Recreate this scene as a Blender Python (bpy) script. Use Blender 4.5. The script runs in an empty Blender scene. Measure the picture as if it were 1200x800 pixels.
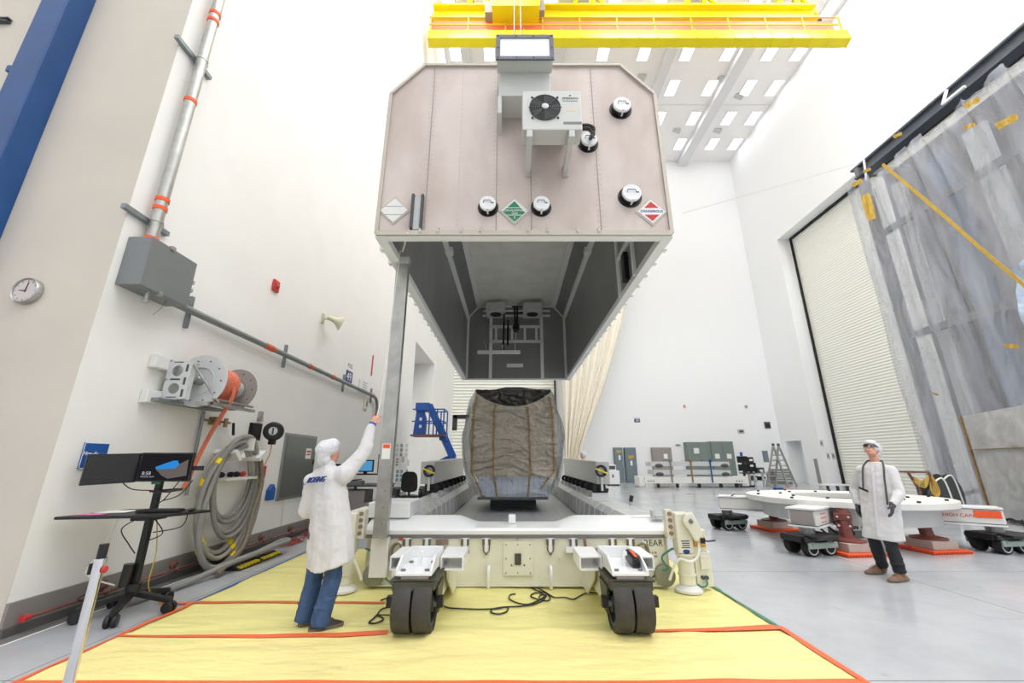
import bpy, bmesh, math, random
from mathutils import Vector, Matrix, noise
random.seed(7)
SC = bpy.context.scene
COL = SC.collection
PI = math.pi
# ---------------------------------------------------------------- camera model (1200 x 800 frame)
FPX, PITCH, CAMH = 474.0, math.radians(16.4), 1.58
def _ray(px, py):
    v = py - 400
    return (px - 600, FPX*math.cos(PITCH) + v*math.sin(PITCH), FPX*math.sin(PITCH) - v*math.cos(PITCH))
def at(px, py, Y):
    r = _ray(px, py); t = Y/r[1]; return Vector((r[0]*t, Y, CAMH + r[2]*t))
def fl(px, py, z=0):
    r = _ray(px, py); t = (z-CAMH)/r[2]; return Vector((r[0]*t, r[1]*t, z))
def wx(px, py, x):
    r = _ray(px, py); t = x/r[0]; return Vector((x, r[1]*t, CAMH + r[2]*t))
cam = bpy.data.cameras.new('camera'); cam.sensor_width = 36; cam.lens = FPX/1200*36; cam.clip_end = 300
co = bpy.data.objects.new('camera', cam); COL.objects.link(co)
co.location = (0, 0, CAMH); co.rotation_euler = (PI/2 + PITCH, 0, 0); SC.camera = co
# ---------------------------------------------------------------- materials
def lin(c):
    c = c/255.0
    return c/12.92 if c <= .04045 else ((c+.055)/1.055)**2.4
def mat(name, rgb, rough=.5, metal=0, var=None, bump=None, emis=0, spec=.5, alpha=None, coat=0, bscale=(1,1,1)):
    m = bpy.data.materials.new(name); m.use_nodes = True
    nt = m.node_tree; b = nt.nodes['Principled BSDF']
    col = (lin(rgb[0]), lin(rgb[1]), lin(rgb[2]), 1)
    b.inputs['Base Color'].default_value = col
    b.inputs['Roughness'].default_value = rough
    b.inputs['Metallic'].default_value = metal
    b.inputs['Specular IOR Level'].default_value = spec
    if coat: b.inputs['Coat Weight'].default_value = coat
    if emis:
        b.inputs['Emission Color'].default_value = col; b.inputs['Emission Strength'].default_value = emis
    if alpha is not None: b.inputs['Alpha'].default_value = alpha
    tc = None
    if var or bump:
        tc = nt.nodes.new('ShaderNodeTexCoord'); mp = nt.nodes.new('ShaderNodeMapping')
        mp.inputs['Scale'].default_value = bscale
        nt.links.new(tc.outputs['Object'], mp.inputs['Vector'])
    if var:
        n = nt.nodes.new('ShaderNodeTexNoise'); n.inputs['Scale'].default_value = var[0]; n.inputs['Detail'].default_value = 6
        nt.links.new(mp.outputs[0], n.inputs['Vector'])
        cr = nt.nodes.new('ShaderNodeValToRGB')
        c2 = var[2] if len(var) > 2 else None
        k = var[1]
        lo = tuple(lin(v) for v in c2)+(1,) if c2 else tuple(x*(1-k) for x in col[:3])+(1,)
        hi = col if c2 else tuple(min(1, x*(1+k)) for x in col[:3])+(1,)
        cr.color_ramp.elements[0].position = .36; cr.color_ramp.elements[1].position = .64
        cr.color_ramp.elements[0].color = lo; cr.color_ramp.elements[1].color = hi
        nt.links.new(n.outputs['Fac'], cr.inputs[0]); nt.links.new(cr.outputs[0], b.inputs['Base Color'])
    if bump:
        n = nt.nodes.new('ShaderNodeTexNoise'); n.inputs['Scale'].default_value = bump[0]; n.inputs['Detail'].default_value = 5
        nt.links.new(mp.outputs[0], n.inputs['Vector'])
        bp = nt.nodes.new('ShaderNodeBump'); bp.inputs['Strength'].default_value = bump[1]; bp.inputs['Distance'].default_value = bump[2]
        nt.links.new(n.outputs['Fac'], bp.inputs['Height']); nt.links.new(bp.outputs[0], b.inputs['Normal'])
    return m
M = {}
def dm(name, *a, **k): M[name] = mat(name, *a, **k)
dm('white_wall', (243, 244, 246), .6, spec=.3)
dm('left_wall', (238, 237, 233), .6, spec=.3, var=(1.2, .012))
dm('shaded_beige_wall', (207, 199, 187), .65, spec=.2, var=(.8, .03))  # beige is shade put into the colour; the wall faces away from light
dm('reveal_white', (236, 236, 234), .6, spec=.3)
dm('ceiling_white', (246, 245, 245), .7, spec=.2)
dm('beam_grey', (222, 224, 227), .45)
dm('door_cream', (240, 240, 232), .5)
dm('white_paint', (222, 221, 217), .35, var=(3, .02))
dm('cream_paint', (222, 220, 203), .38, var=(2.5, .05))
dm('white_gloss', (233, 234, 235), .25)
dm('pale_grey', (196, 198, 198), .45)
dm('grey_metal', (150, 152, 152), .38, .6)
dm('alu', (176, 176, 172), .34, .75, var=(6, .12))
dm('galv', (140, 146, 148), .42, .55, var=(8, .1))
dm('chrome', (225, 225, 228), .08, 1)
dm('steel_box', (124, 128, 129), .45, .2, var=(90, .07))
dm('dark_grey', (72, 74, 76), .5)
dm('mid_grey', (118, 120, 121), .5)
dm('black', (22, 22, 24), .42)
dm('black_matt', (30, 30, 32), .75)
dm('rubber', (62, 60, 57), .72, var=(14, .14))
dm('olive', (70, 70, 58), .5, var=(10, .1))
dm('blue_steel', (24, 72, 128), .38, var=(2, .08))
dm('blue_lift', (36, 88, 170), .4)
dm('blue_sign', (24, 84, 160), .4)
dm('yellow_crane', (226, 206, 14), .4)
dm('yellow', (240, 214, 30), .5)
dm('orange_mesh', (250, 140, 105), .5, alpha=.75)
dm('orange', (238, 90, 40), .5)
dm('orange_tape', (232, 104, 56), .45)
dm('blue_tape', (44, 96, 178), .45)
dm('green_tape', (52, 128, 96), .45)
dm('masking_tape', (140, 112, 66), .55, var=(8, .15))
dm('yellow_tape', (196, 160, 60), .5, var=(6, .12))
dm('red', (196, 46, 44), .45)
dm('rust', (120, 84, 76), .6, var=(9, .2))
dm('red_brown', (118, 62, 54), .45, var=(8, .12))
dm('red_pipe', (122, 76, 68), .6, var=(5, .3))
dm('concrete', (176, 166, 158), .8, var=(8, .06))
dm('hose_red', (206, 110, 82), .55, var=(20, .08))
dm('hose_grey', (140, 139, 135), .6, var=(24, .06))
dm('cable_black', (34, 32, 30), .6)
dm('cable_brown', (74, 58, 44), .6)
dm('green_hose', (58, 122, 100), .5)
dm('brown_wood', (132, 112, 100), .6, var=(6, .15))
dm('paper', (236, 236, 232), .7)
dm('pink_paper', (232, 120, 176), .7)
dm('skin', (214, 156, 134), .5, var=(14, .05))
dm('lab_white', (212, 210, 210), .75, spec=.2, bump=(9, .5, .03), bscale=(1, 1, .45))
dm('cap_white', (212, 213, 217), .75, bump=(30, .6, .02))
dm('denim', (58, 84, 124), .85, var=(18, .18), bump=(16, .35, .012), bscale=(1, 1, .5))
dm('black_cloth', (34, 36, 40), .85, bump=(14, .4, .012))
dm('boot_tan', (132, 98, 74), .75, var=(12, .1))
dm('shoe_dark', (58, 50, 48), .7)
dm('sole', (112, 98, 86), .8)
dm('glove_grey', (66, 68, 72), .7, bump=(60, .3, .004))
dm('ink_blue', (34, 60, 130), .5)
dm('ink_dark', (58, 58, 56), .6)
dm('red_ink', (206, 60, 56), .5)
dm('lid_skin', (207, 195, 188), .5, .12, var=(1.6, .2, (186, 172, 164)), bump=(3, .08, .02), bscale=(1, 1, .45))
dm('lid_edge', (190, 182, 170), .45, .2)
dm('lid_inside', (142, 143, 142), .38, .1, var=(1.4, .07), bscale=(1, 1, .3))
dm('lid_roof_inside', (236, 236, 228), .45, .05, var=(2, .05))
dm('lid_trim', (244, 245, 243), .45)
dm('ac_white', (200, 201, 197), .4)
dm('ac_under', (190, 193, 184), .4)
dm('green_placard', (30, 122, 86), .45)
dm('tub_grey', (158, 160, 162), .45, .1, var=(1.5, .05))
dm('tub_wall', (196, 198, 199), .35, .25)
dm('amber', (206, 148, 32), .25)
dm('deck_blue', (50, 84, 140), .5)
dm('curtain', (242, 236, 222), .8, spec=.15)
dm('green_grey', (122, 134, 130), .5)
dm('door_grey', (112, 128, 136), .5)
dm('taupe', (152, 146, 143), .5)
dm('teal_sticker', (90, 150, 150), .5)
dm('screen_black', (24, 24, 26), .35)
dm('green_pcb', (40, 120, 90), .5)
def glow(name, rgb, s):
    m = bpy.data.materials.new(name); m.use_nodes = True; nt = m.node_tree
    nt.nodes.remove(nt.nodes['Principled BSDF']); e = nt.nodes.new('ShaderNodeEmission')
    e.inputs[0].default_value = (lin(rgb[0]), lin(rgb[1]), lin(rgb[2]), 1); e.inputs[1].default_value = s
    nt.links.new(e.outputs[0], nt.nodes['Material Output'].inputs[0]); M[name] = m
glow('lamp_glow', (252, 254, 255), 8)
glow('screen_blue', (96, 168, 220), .9)
glow('lcd_dark', (36, 36, 40), 1.0)
glow('lcd_blue', (50, 150, 232), 1.0)
glow('lcd_sand', (112, 104, 100), 1.0)
glow('lcd_white', (200, 206, 214), 1.0)
def film(name, tint, clear, rough, bscale, bstr, dist, scale=(1, 1, 1), swing=.13):      # wrinkled clear plastic
    m = bpy.data.materials.new(name); m.use_nodes = True; nt = m.node_tree
    b = nt.nodes['Principled BSDF']; b.inputs['Base Color'].default_value = tuple(lin(v) for v in tint)+(1,)
    b.inputs['Roughness'].default_value = rough; b.inputs['Specular IOR Level'].default_value = .9
    tr = nt.nodes.new('ShaderNodeBsdfTransparent'); tr.inputs[0].default_value = (.93, .94, .96, 1)
    mx = nt.nodes.new('ShaderNodeMixShader')
    tc = nt.nodes.new('ShaderNodeTexCoord'); mp = nt.nodes.new('ShaderNodeMapping'); mp.inputs['Scale'].default_value = scale
    nt.links.new(tc.outputs['Object'], mp.inputs[0])
    n = nt.nodes.new('ShaderNodeTexNoise'); n.inputs['Scale'].default_value = bscale; n.inputs['Detail'].default_value = 7; n.inputs['Distortion'].default_value = 1.2
    nt.links.new(mp.outputs[0], n.inputs['Vector'])
    bp = nt.nodes.new('ShaderNodeBump'); bp.inputs['Strength'].default_value = bstr; bp.inputs['Distance'].default_value = dist
    nt.links.new(n.outputs['Fac'], bp.inputs['Height']); nt.links.new(bp.outputs[0], b.inputs['Normal'])
    cr = nt.nodes.new('ShaderNodeMapRange'); cr.inputs[1].default_value = .35; cr.inputs[2].default_value = .65
    cr.inputs[3].default_value = clear + swing; cr.inputs[4].default_value = max(0, clear - swing)
    nt.links.new(n.outputs['Fac'], cr.inputs[0]); nt.links.new(cr.outputs[0], mx.inputs[0])
    nt.links.new(b.outputs[0], mx.inputs[1]); nt.links.new(tr.outputs[0], mx.inputs[2])
    nt.links.new(mx.outputs[0], nt.nodes['Material Output'].inputs[0]); M[name] = m
film('clear_sheet', (204, 205, 214), .6, .17, 1.6, .9, .07, (1, 1, .22), .1)
film('grey_sheet', (190, 190, 190), .12, .28, 1.6, .5, .08, (.4, 1, 1))
film('blue_sheet', (178, 198, 222), .15, .2, 2.5, 1.0, .15, (1, 1, .5))
film('skirt_film', (196, 200, 206), .72, .12, 6, .8, .04)
film('wrap_film', (172, 164, 148), .14, .17, 10, 1.0, .03, (.8, .8, 1.3))
film('wrap_side', (186, 186, 184), .4, .16, 7, 1.0, .06, (1, 1, .5))
def sheet_mat():
    m = mat('yellow_sheet', (236, 222, 150), .4, bump=(2.4, .8, .08), spec=.35, bscale=(.6, 1.6, 1)); M['yellow_sheet'] = m
    M['yellow_sheet_back'] = mat('yellow_sheet_back', (230, 222, 146), .4, bump=(2.4, .7, .08), spec=.35, bscale=(.6, 1.6, 1))
sheet_mat()
def floor_mat():
    m = bpy.data.materials.new('floor_epoxy'); m.use_nodes = True; nt = m.node_tree; b = nt.nodes['Principled BSDF']
    tc = nt.nodes.new('ShaderNodeTexCoord')
    n = nt.nodes.new('ShaderNodeTexNoise'); n.inputs['Scale'].default_value = .9; n.inputs['Detail'].default_value = 8; n.inputs['Roughness'].default_value = .65
    nt.links.new(tc.outputs['Object'], n.inputs['Vector'])
    cr = nt.nodes.new('ShaderNodeValToRGB'); e = cr.color_ramp.elements
    e[0].position = .3; e[1].position = .7
    e[0].color = (lin(168), lin(170), lin(174), 1); e[1].color = (lin(184), lin(187), lin(191), 1)
    nt.links.new(n.outputs['Fac'], cr.inputs[0])
    # saw cuts of the slab, a 3.1 m grid
    sx = nt.nodes.new('ShaderNodeSeparateXYZ'); nt.links.new(tc.outputs['Object'], sx.inputs[0])
    outs = []
    for ax, off, per in ((0, 3.62, 3.1), (1, 4.62, 3.1)):
        a = nt.nodes.new('ShaderNodeMath'); a.operation = 'SUBTRACT'; a.inputs[1].default_value = off; nt.links.new(sx.outputs[ax], a.inputs[0])
        p = nt.nodes.new('ShaderNodeMath'); p.operation = 'PINGPONG'; p.inputs[1].default_value = per/2; nt.links.new(a.outputs[0], p.inputs[0])
        l = nt.nodes.new('ShaderNodeMath'); l.operation = 'LESS_THAN'; l.inputs[1].default_value = .006; nt.links.new(p.outputs[0], l.inputs[0]); outs.append(l)
    mxm = nt.nodes.new('ShaderNodeMath'); mxm.operation = 'MAXIMUM'; nt.links.new(outs[0].outputs[0], mxm.inputs[0]); nt.links.new(outs[1].outputs[0], mxm.inputs[1])
    mk = nt.nodes.new('ShaderNodeTexNoise'); mk.inputs['Scale'].default_value = 1.7; mk.inputs['Detail'].default_value = 9; mk.inputs['Distortion'].default_value = 2.5
    nt.links.new(tc.outputs['Object'], mk.inputs['Vector'])
    mr = nt.nodes.new('ShaderNodeMapRange'); mr.inputs[1].default_value = .64; mr.inputs[2].default_value = .74; mr.inputs[4].default_value = .35
    nt.links.new(mk.outputs['Fac'], mr.inputs[0])
    x1 = nt.nodes.new('ShaderNodeMix'); x1.data_type = 'RGBA'; x1.inputs[7].default_value = (lin(140), lin(141), lin(144), 1)
    nt.links.new(mr.outputs[0], x1.inputs[0]); nt.links.new(cr.outputs[0], x1.inputs[6])
    x2 = nt.nodes.new('ShaderNodeMix'); x2.data_type = 'RGBA'; x2.inputs[7].default_value = (lin(120), lin(120), lin(120), 1)
    nt.links.new(mxm.outputs[0], x2.inputs[0]); nt.links.new(x1.outputs[2], x2.inputs[6])
    nt.links.new(x2.outputs[2], b.inputs['Base Color'])
    r = nt.nodes.new('ShaderNodeMapRange'); r.inputs[3].default_value = .12; r.inputs[4].default_value = .24
    nt.links.new(n.outputs['Fac'], r.inputs[0]); nt.links.new(r.outputs[0], b.inputs['Roughness'])
    M['floor'] = m
floor_mat()
# ---------------------------------------------------------------- mesh helpers
def frame_of(d):
    d = Vector(d).normalized(); u = Vector((0, 0, 1)) if abs(d.z) < .95 else Vector((0, 1, 0))
    x = u.cross(d).normalized(); return x, d.cross(x).normalized(), d
def spline(pts, n=6, closed=False):
    P = [Vector(p) for p in pts]; out = []; L = len(P)
    for i in range(L if closed else L-1):
        g = (lambda k: P[k % L]) if closed else (lambda k: P[max(0, min(L-1, k))])
        a, b, c, d = g(i-1), g(i), g(i+1), g(i+2)
        for j in range(n):
            t = j/n
            out.append(.5*((2*b)+(c-a)*t+(2*a-5*b+4*c-d)*t*t+(3*b-a-3*c+d)*t**3))
    if not closed: out.append(P[-1])
    return out
class MB:
    def __init__(s): s.v = []; s.f = []
    def add(s, vs, fs):
        b = len(s.v); s.v += [Vector(v) for v in vs]; s.f += [tuple(b+i for i in f) for f in fs]; return s
    def box(s, a, b):
        x0, y0, z0 = [min(p, q) for p, q in zip(a, b)]; x1, y1, z1 = [max(p, q) for p, q in zip(a, b)]
        return s.add([(x0,y0,z0),(x1,y0,z0),(x1,y1,z0),(x0,y1,z0),(x0,y0,z1),(x1,y0,z1),(x1,y1,z1),(x0,y1,z1)],
                     [(0,3,2,1),(4,5,6,7),(0,1,5,4),(1,2,6,5),(2,3,7,6),(3,0,4,7)])
    def obox(s, c, size, X=(1,0,0), Y=(0,1,0), Z=(0,0,1)):
        c = Vector(c); X, Y, Z = [Vector(a).normalized()*q/2 for a, q in zip((X, Y, Z), size)]
        vs = [c+X*i+Y*j+Z*k for k in (-1, 1) for i, j in ((-1,-1),(1,-1),(1,1),(-1,1))]
        return s.add(vs, [(0,3,2,1),(4,5,6,7),(0,1,5,4),(1,2,6,5),(2,3,7,6),(3,0,4,7)])
    def bar(s, p, q, w, h=None):
        p, q = Vector(p), Vector(q); x, y, d = frame_of(q-p); h = h or w
        return s.obox((p+q)/2, (w, h, (q-p).length), x, y, d)
    def cyl(s, p, q, r, r1=None, n=16, cap=True):
        p, q = Vector(p), Vector(q); x, y, d = frame_of(q-p); r1 = r if r1 is None else r1
        vs = []; fs = []
        for c, rr in ((p, r), (q, r1)):
            vs += [c + x*rr*math.cos(2*PI*i/n) + y*rr*math.sin(2*PI*i/n) for i in range(n)]
        fs = [(i, (i+1) % n, n+(i+1) % n, n+i) for i in range(n)]
        if cap: fs += [tuple(range(n-1, -1, -1)), tuple(range(n, 2*n))]
        return s.add(vs, fs)
    def ball(s, c, r, n=12, X=(1,0,0), Y=(0,1,0), Z=(0,0,1)):
        r = (r, r, r) if not hasattr(r, '__len__') else r; c = Vector(c)
        X, Y, Z = [Vector(a).normalized() for a in (X, Y, Z)]
        vs = []; fs = []; m = max(6, n//2+2)
        for j in range(1, m):
            t = PI*j/m
            for i in range(n):
                a = 2*PI*i/n; vs.append(c + X*r[0]*math.sin(t)*math.cos(a) + Y*r[1]*math.sin(t)*math.sin(a) + Z*r[2]*math.cos(t))
        for j in range(m-2):
            for i in range(n): fs.append((j*n+i, (j+1)*n+i, (j+1)*n+(i+1) % n, j*n+(i+1) % n))
        k = len(vs); vs += [c+Z*r[2], c-Z*r[2]]
        for i in range(n):
            fs.append((k, i, (i+1) % n)); fs.append((k+1, (m-2)*n+(i+1) % n, (m-2)*n+i))
        return s.add(vs, fs)
    def lathe(s, prof, p=(0,0,0), d=(0,0,1), n=24):      # prof: (radius, height) list, closed by caps when radius > 0
        p = Vector(p); x, y, d = frame_of(d); vs = []; fs = []
        for r, h in prof: vs += [p + d*h + (x*math.cos(2*PI*i/n)+y*math.sin(2*PI*i/n))*max(r, 1e-4) for i in range(n)]
        for j in range(len(prof)-1):
            fs += [(j*n+i, j*n+(i+1) % n, (j+1)*n+(i+1) % n, (j+1)*n+i) for i in range(n)]
        fs += [tuple(range(n-1, -1, -1)), tuple(range((len(prof)-1)*n, len(prof)*n))]
        return s.add(vs, fs)
    def ring(s, prof, p=(0,0,0), d=(0,0,1), n=32):       # closed profile (tyre, annulus)
        p = Vector(p); x, y, d = frame_of(d); vs = []; fs = []; m = len(prof)
        for r, h in prof: vs += [p + d*h + (x*math.cos(2*PI*i/n)+y*math.sin(2*PI*i/n))*r for i in range(n)]
        for j in range(m):
            k = (j+1) % m
            fs += [(j*n+i, j*n+(i+1) % n, k*n+(i+1) % n, k*n+i) for i in range(n)]
        return s.add(vs, fs)
    def tube(s, pts, r, n=8, closed=False):
        P = [Vector(p) for p in pts]; L = len(P); vs = []; fs = []; up = None
        for i in range(L):
            d = (P[(i+1) % L] - P[i-1]) if closed or 0 < i < L-1 else (P[1]-P[0] if i == 0 else P[-1]-P[-2])
            if d.length < 1e-9: d = Vector((0, 0, 1))
            d.normalize()
            if up is None: x, y, _ = frame_of(d)
            else:
                x = up - d*up.dot(d)
                x = x.normalized() if x.length > 1e-6 else frame_of(d)[0]
                y = d.cross(x)
            up = x; rr = r[i] if hasattr(r, '__len__') else r
            vs += [P[i] + x*rr*math.cos(2*PI*k/n) + y*rr*math.sin(2*PI*k/n) for k in range(n)]
        for i in range(L if closed else L-1):
            b, c = i*n, ((i+1) % L)*n
            fs += [(b+k, b+(k+1) % n, c+(k+1) % n, c+k) for k in range(n)]
        if not closed: fs += [tuple(range(n-1, -1, -1)), tuple(range((L-1)*n, L*n))]
        return s.add(vs, fs)
    def prism(s, poly, ext):                                # poly: 3D points, ext: extrusion vector
        n = len(poly); e = Vector(ext); P = [Vector(p) for p in poly]
        return s.add(P + [p+e for p in P], [tuple(range(n-1, -1, -1)), tuple(range(n, 2*n))] + [(i, (i+1) % n, n+(i+1) % n, n+i) for i in range(n)])
    def grid(s, fn, nu, nv):
        vs = [fn(i/nu, j/nv) for j in range(nv+1) for i in range(nu+1)]
        return s.add(vs, [(j*(nu+1)+i, j*(nu+1)+i+1, (j+1)*(nu+1)+i+1, (j+1)*(nu+1)+i) for j in range(nv) for i in range(nu)])
    def loft(s, rings):                                     # rings of equal length, capped
        n = len(rings[0]); fs = []
        for j in range(len(rings)-1): fs += [(j*n+i, j*n+(i+1) % n, (j+1)*n+(i+1) % n, (j+1)*n+i) for i in range(n)]
        fs += [tuple(range(n-1, -1, -1)), tuple(range((len(rings)-1)*n, len(rings)*n))]
        return s.add([p for r in rings for p in r], fs)
    def caps(s, p, r0, q, r1, n=12):                        # tapered capsule for bodies
        s.ball(p, r0, n); s.ball(q, r1, n); return s.cyl(p, q, r0, r1, n)
    def build(s, name, m, parent=None, smooth=False, bev=0, mods=(), label=None):
        off = Vector((0, 0, 0)); p = parent
        while p is not None: off += p.location; p = p.parent
        me = bpy.data.meshes.new(name)
        if parent is None and s.v:
            lo = Vector([min(v[i] for v in s.v) for i in range(3)]); hi = Vector([max(v[i] for v in s.v) for i in range(3)])
            off = Vector(((lo.x+hi.x)/2, (lo.y+hi.y)/2, lo.z))
        me.from_pydata([v-off for v in s.v], [], s.f); me.update()
        bm = bmesh.new(); bm.from_mesh(me); bmesh.ops.recalc_face_normals(bm, faces=bm.faces); bm.to_mesh(me); bm.free()
        if smooth:
            me.shade_smooth(); me.set_sharp_from_angle(angle=math.radians(42))
        me.materials.append(M[m] if isinstance(m, str) else m)
        o = bpy.data.objects.new(name, me); COL.objects.link(o)
        if parent is None: o.location = off
        else: o.parent = parent
        if bev:
            b = o.modifiers.new('bevel', 'BEVEL'); b.width = bev; b.segments = 2; b.limit_method = 'ANGLE'
        for t, kw in mods:
            md = o.modifiers.new(t.lower(), t)
            for k, v in kw.items(): setattr(md, k, v)
        if label: o['label'] = label
        return o
def tag(o, label, cat, group=None, kind=None):
    o['label'] = label; o['category'] = cat
    if group: o['group'] = group
    if kind: o['kind'] = kind
    return o
def thing(name, label, cat, loc=(0, 0, 0), group=None):
    o = bpy.data.objects.new(name, None); o.empty_display_size = .2; COL.objects.link(o); o.location = loc
    return tag(o, label, cat, group)
def struct(o): o['kind'] = 'structure'; return o
def copy_tree(o, loc=None, rot=None, label=None, parent=None):
    c = o.copy(); COL.objects.link(c)
    if parent is not None: c.parent = parent
    if loc is not None: c.location = loc
    if rot is not None: c.rotation_euler.z = rot
    if label: c['label'] = label
    for ch in list(o.children): copy_tree(ch, parent=c)
    return c
def text(s, size, loc, R, U, m, parent, name='lettering', align='CENTER', thick=.0015, sx=1, shear=0):
    cu = bpy.data.curves.new(name, 'FONT'); cu.body = s; cu.size = size; cu.align_x = align; cu.align_y = 'CENTER'; cu.extrude = thick; cu.shear = shear
    tmp = bpy.data.objects.new(name, cu); COL.objects.link(tmp); dg = bpy.context.evaluated_depsgraph_get()
    me = bpy.data.meshes.new_from_object(tmp.evaluated_get(dg)); me.materials.clear(); me.materials.append(M[m])
    bpy.data.objects.remove(tmp); o = bpy.data.objects.new(name, me); COL.objects.link(o)
    R, U = Vector(R).normalized(), Vector(U).normalized(); N = R.cross(U)
    mx = Matrix((R*sx, U, N)).transposed().to_4x4()
    off = Vector((0, 0, 0)); p = parent
    while p is not None: off += p.location; p = p.parent
    mx.translation = Vector(loc) - off
    o.parent = parent; o.matrix_local = mx
    return o
# ================================================================ THE HALL
XL, XR, YB, YF, ZC = -4.75, 21.0, 32.6, -16.0, 29.3
XLN = -13.0                                     # the near bay is wider: its left wall
struct(MB().box((XLN-.5, YF-.5, -.3), (XR+2.5, YB+.5, 0)).build('floor', 'floor'))
struct(MB().box((XLN-.5, YF-.5, ZC), (XR+2.5, YB+.5, ZC+.3)).build('ceiling', 'ceiling_white'))
# left wall with a deep recess (Y 19.3 - 25.2, up to z 7.25)
b = MB(); T = 1.7
R0, R1, RZ = 19.2, 24.2, 7.25
b.box((XL-T, 4.34, 0), (XL, R0, ZC)); b.box((XL-T, R1, 0), (XL, YB, ZC)); b.box((XL-T, R0, RZ), (XL, R1, ZC)); b.box((XL-T-.1, R0, 0), (XL-T+.35, R1, RZ))
struct(b.build('wall_left', 'left_wall'))
struct(MB().box((XLN, 4.34, 0), (XL-T, 4.9, ZC)).box((XL-T, 4.335, 0), (XL, 4.34, ZC)).build('wall_front_left', 'shaded_beige_wall'))
struct(MB().box((XLN-.4, YF, 0), (XLN, 4.9, ZC)).build('wall_near_left', 'white_wall'))
struct(MB().box((XLN-.4, YF-.4, 0), (XR+2, YF, ZC)).build('wall_behind', 'white_wall'))
struct(MB().box((XLN, YB, 0), (XR+2, YB+.4, ZC)).build('wall_back', 'white_wall'))
# right wall with the big door opening (Y 12 - 28.4, z 0 - 18.3) and a doorway near the corner
DY0, DY1, DZ = 10.0, 28.5, 18.35
b = MB(); b.box((XR, YF, 0), (XR+1.0, DY0, ZC)); b.box((XR, DY0, DZ), (XR+1.0, DY1, ZC)); b.box((XR, DY1, 0), (XR+1.0, 30.25, ZC))
b.box((XR, 30.25, 3.0), (XR+1.0, 32.0, ZC)); b.box((XR, 32.0, 0), (XR+1.0, YB, ZC)); b.box((XR+1.0, 29, 0), (XR+1.3, YB, ZC))
struct(b.build('wall_right', 'white_wall'))
# roll-up door, fine horizontal ribs
def ribs(y0, y1, z0, z1, x, step, amp):
    n = int((z1-z0)/step); vs = []; fs = []
    for i in range(n+1):
        z = z0 + (z1-z0)*i/n; xo = x + (amp if i % 2 else 0)
        vs += [(xo, y0, z), (xo, y1, z)]
    fs = [(2*i, 2*i+1, 2*i+3, 2*i+2) for i in range(n)]
    return vs, fs
vs, fs = ribs(DY0, DY1-.25, 0, DZ, XR+1.0, .09, .025)
d1 = struct(MB().add(vs, fs).build('door_1', 'door_cream'))
MB().box((XR+.82, DY1-.28, 0), (XR+.98, DY1-.2, DZ)).box((XR+.82, DY0, DZ-.14), (XR+.98, DY1-.2, DZ)).build('door_track', 'black_matt', d1)
MB().box((XR+.9, DY1-.2, 0), (XR+1.0, DY1, DZ)).build('door_jamb', 'reveal_white', d1)
# cream roll-up door in the back wall
n = 46; vs = []; fs = []
for i in range(n+1):
    z = 11.5*i/n
    vs += [(XL, YB-.06, z), (3.4, YB-.06, z), (XL, YB-.18, z+.02), (3.4, YB-.18, z+.02)]
for i in range(n):
    a = 4*i; fs += [(a+2, a+3, a+5, a+4)]
    fs += [(a, a+1, a+3, a+2)]
struct(MB().add(vs, fs).build('door_2', 'door_cream'))
struct(MB().box((3.4, YB-.25, 0), (3.55, YB, 11.8)).box((XL, YB-.3, 11.5), (3.55, YB, 12)).build('trim_1', 'dark_grey'))
# baseboard: steel kick plate on the left wall
struct(MB().box((XL, 4.34, .08), (XL+.03, R0, .29)).build('baseboard_left', mat('kick_plate', (150, 146, 142), .45, .3)))
struct(MB().box((XL, 4.34, 0), (XL+.05, R0, .08)).build('baseboard_lower', mat('kick_dark', (92, 90, 88), .6)))
struct(MB().box((XL+.05, 4.2, 0), (XL+.2, R0, .002)).build('trim_2', mat('floor_edge', (112, 111, 110), .5)))
struct(MB().box((XL+.2, 4.0, 0), (XL+.215, R0, .003)).build('trim_3', 'paper'))
struct(MB().box((XR-.04, 29.0, 0), (XR, 29.3, 1.7)).build('trim_4', 'taupe'))
# ceiling beams (run along the hall)
for i, (x, w) in enumerate(((-3.3, .45), (3.3, .8), (11.1, .5), (16.3, .72))):
    struct(MB().box((x-w/2, 17, ZC-.55), (x+w/2, YB-(.2 if i < 3 else -.0), ZC)).box((x-w/2-.05, 17, ZC-.62), (x+w/2+.05, YB-.2, ZC-.55)).build('ceiling_beam', 'beam_grey', bev=.02))
for k, y in enumerate((20.4, 26.1)):
    struct(MB().box((XL, y-.02, ZC-.03), (XR, y+.02, ZC)).build('ceiling_joint', 'beam_grey'))
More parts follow.
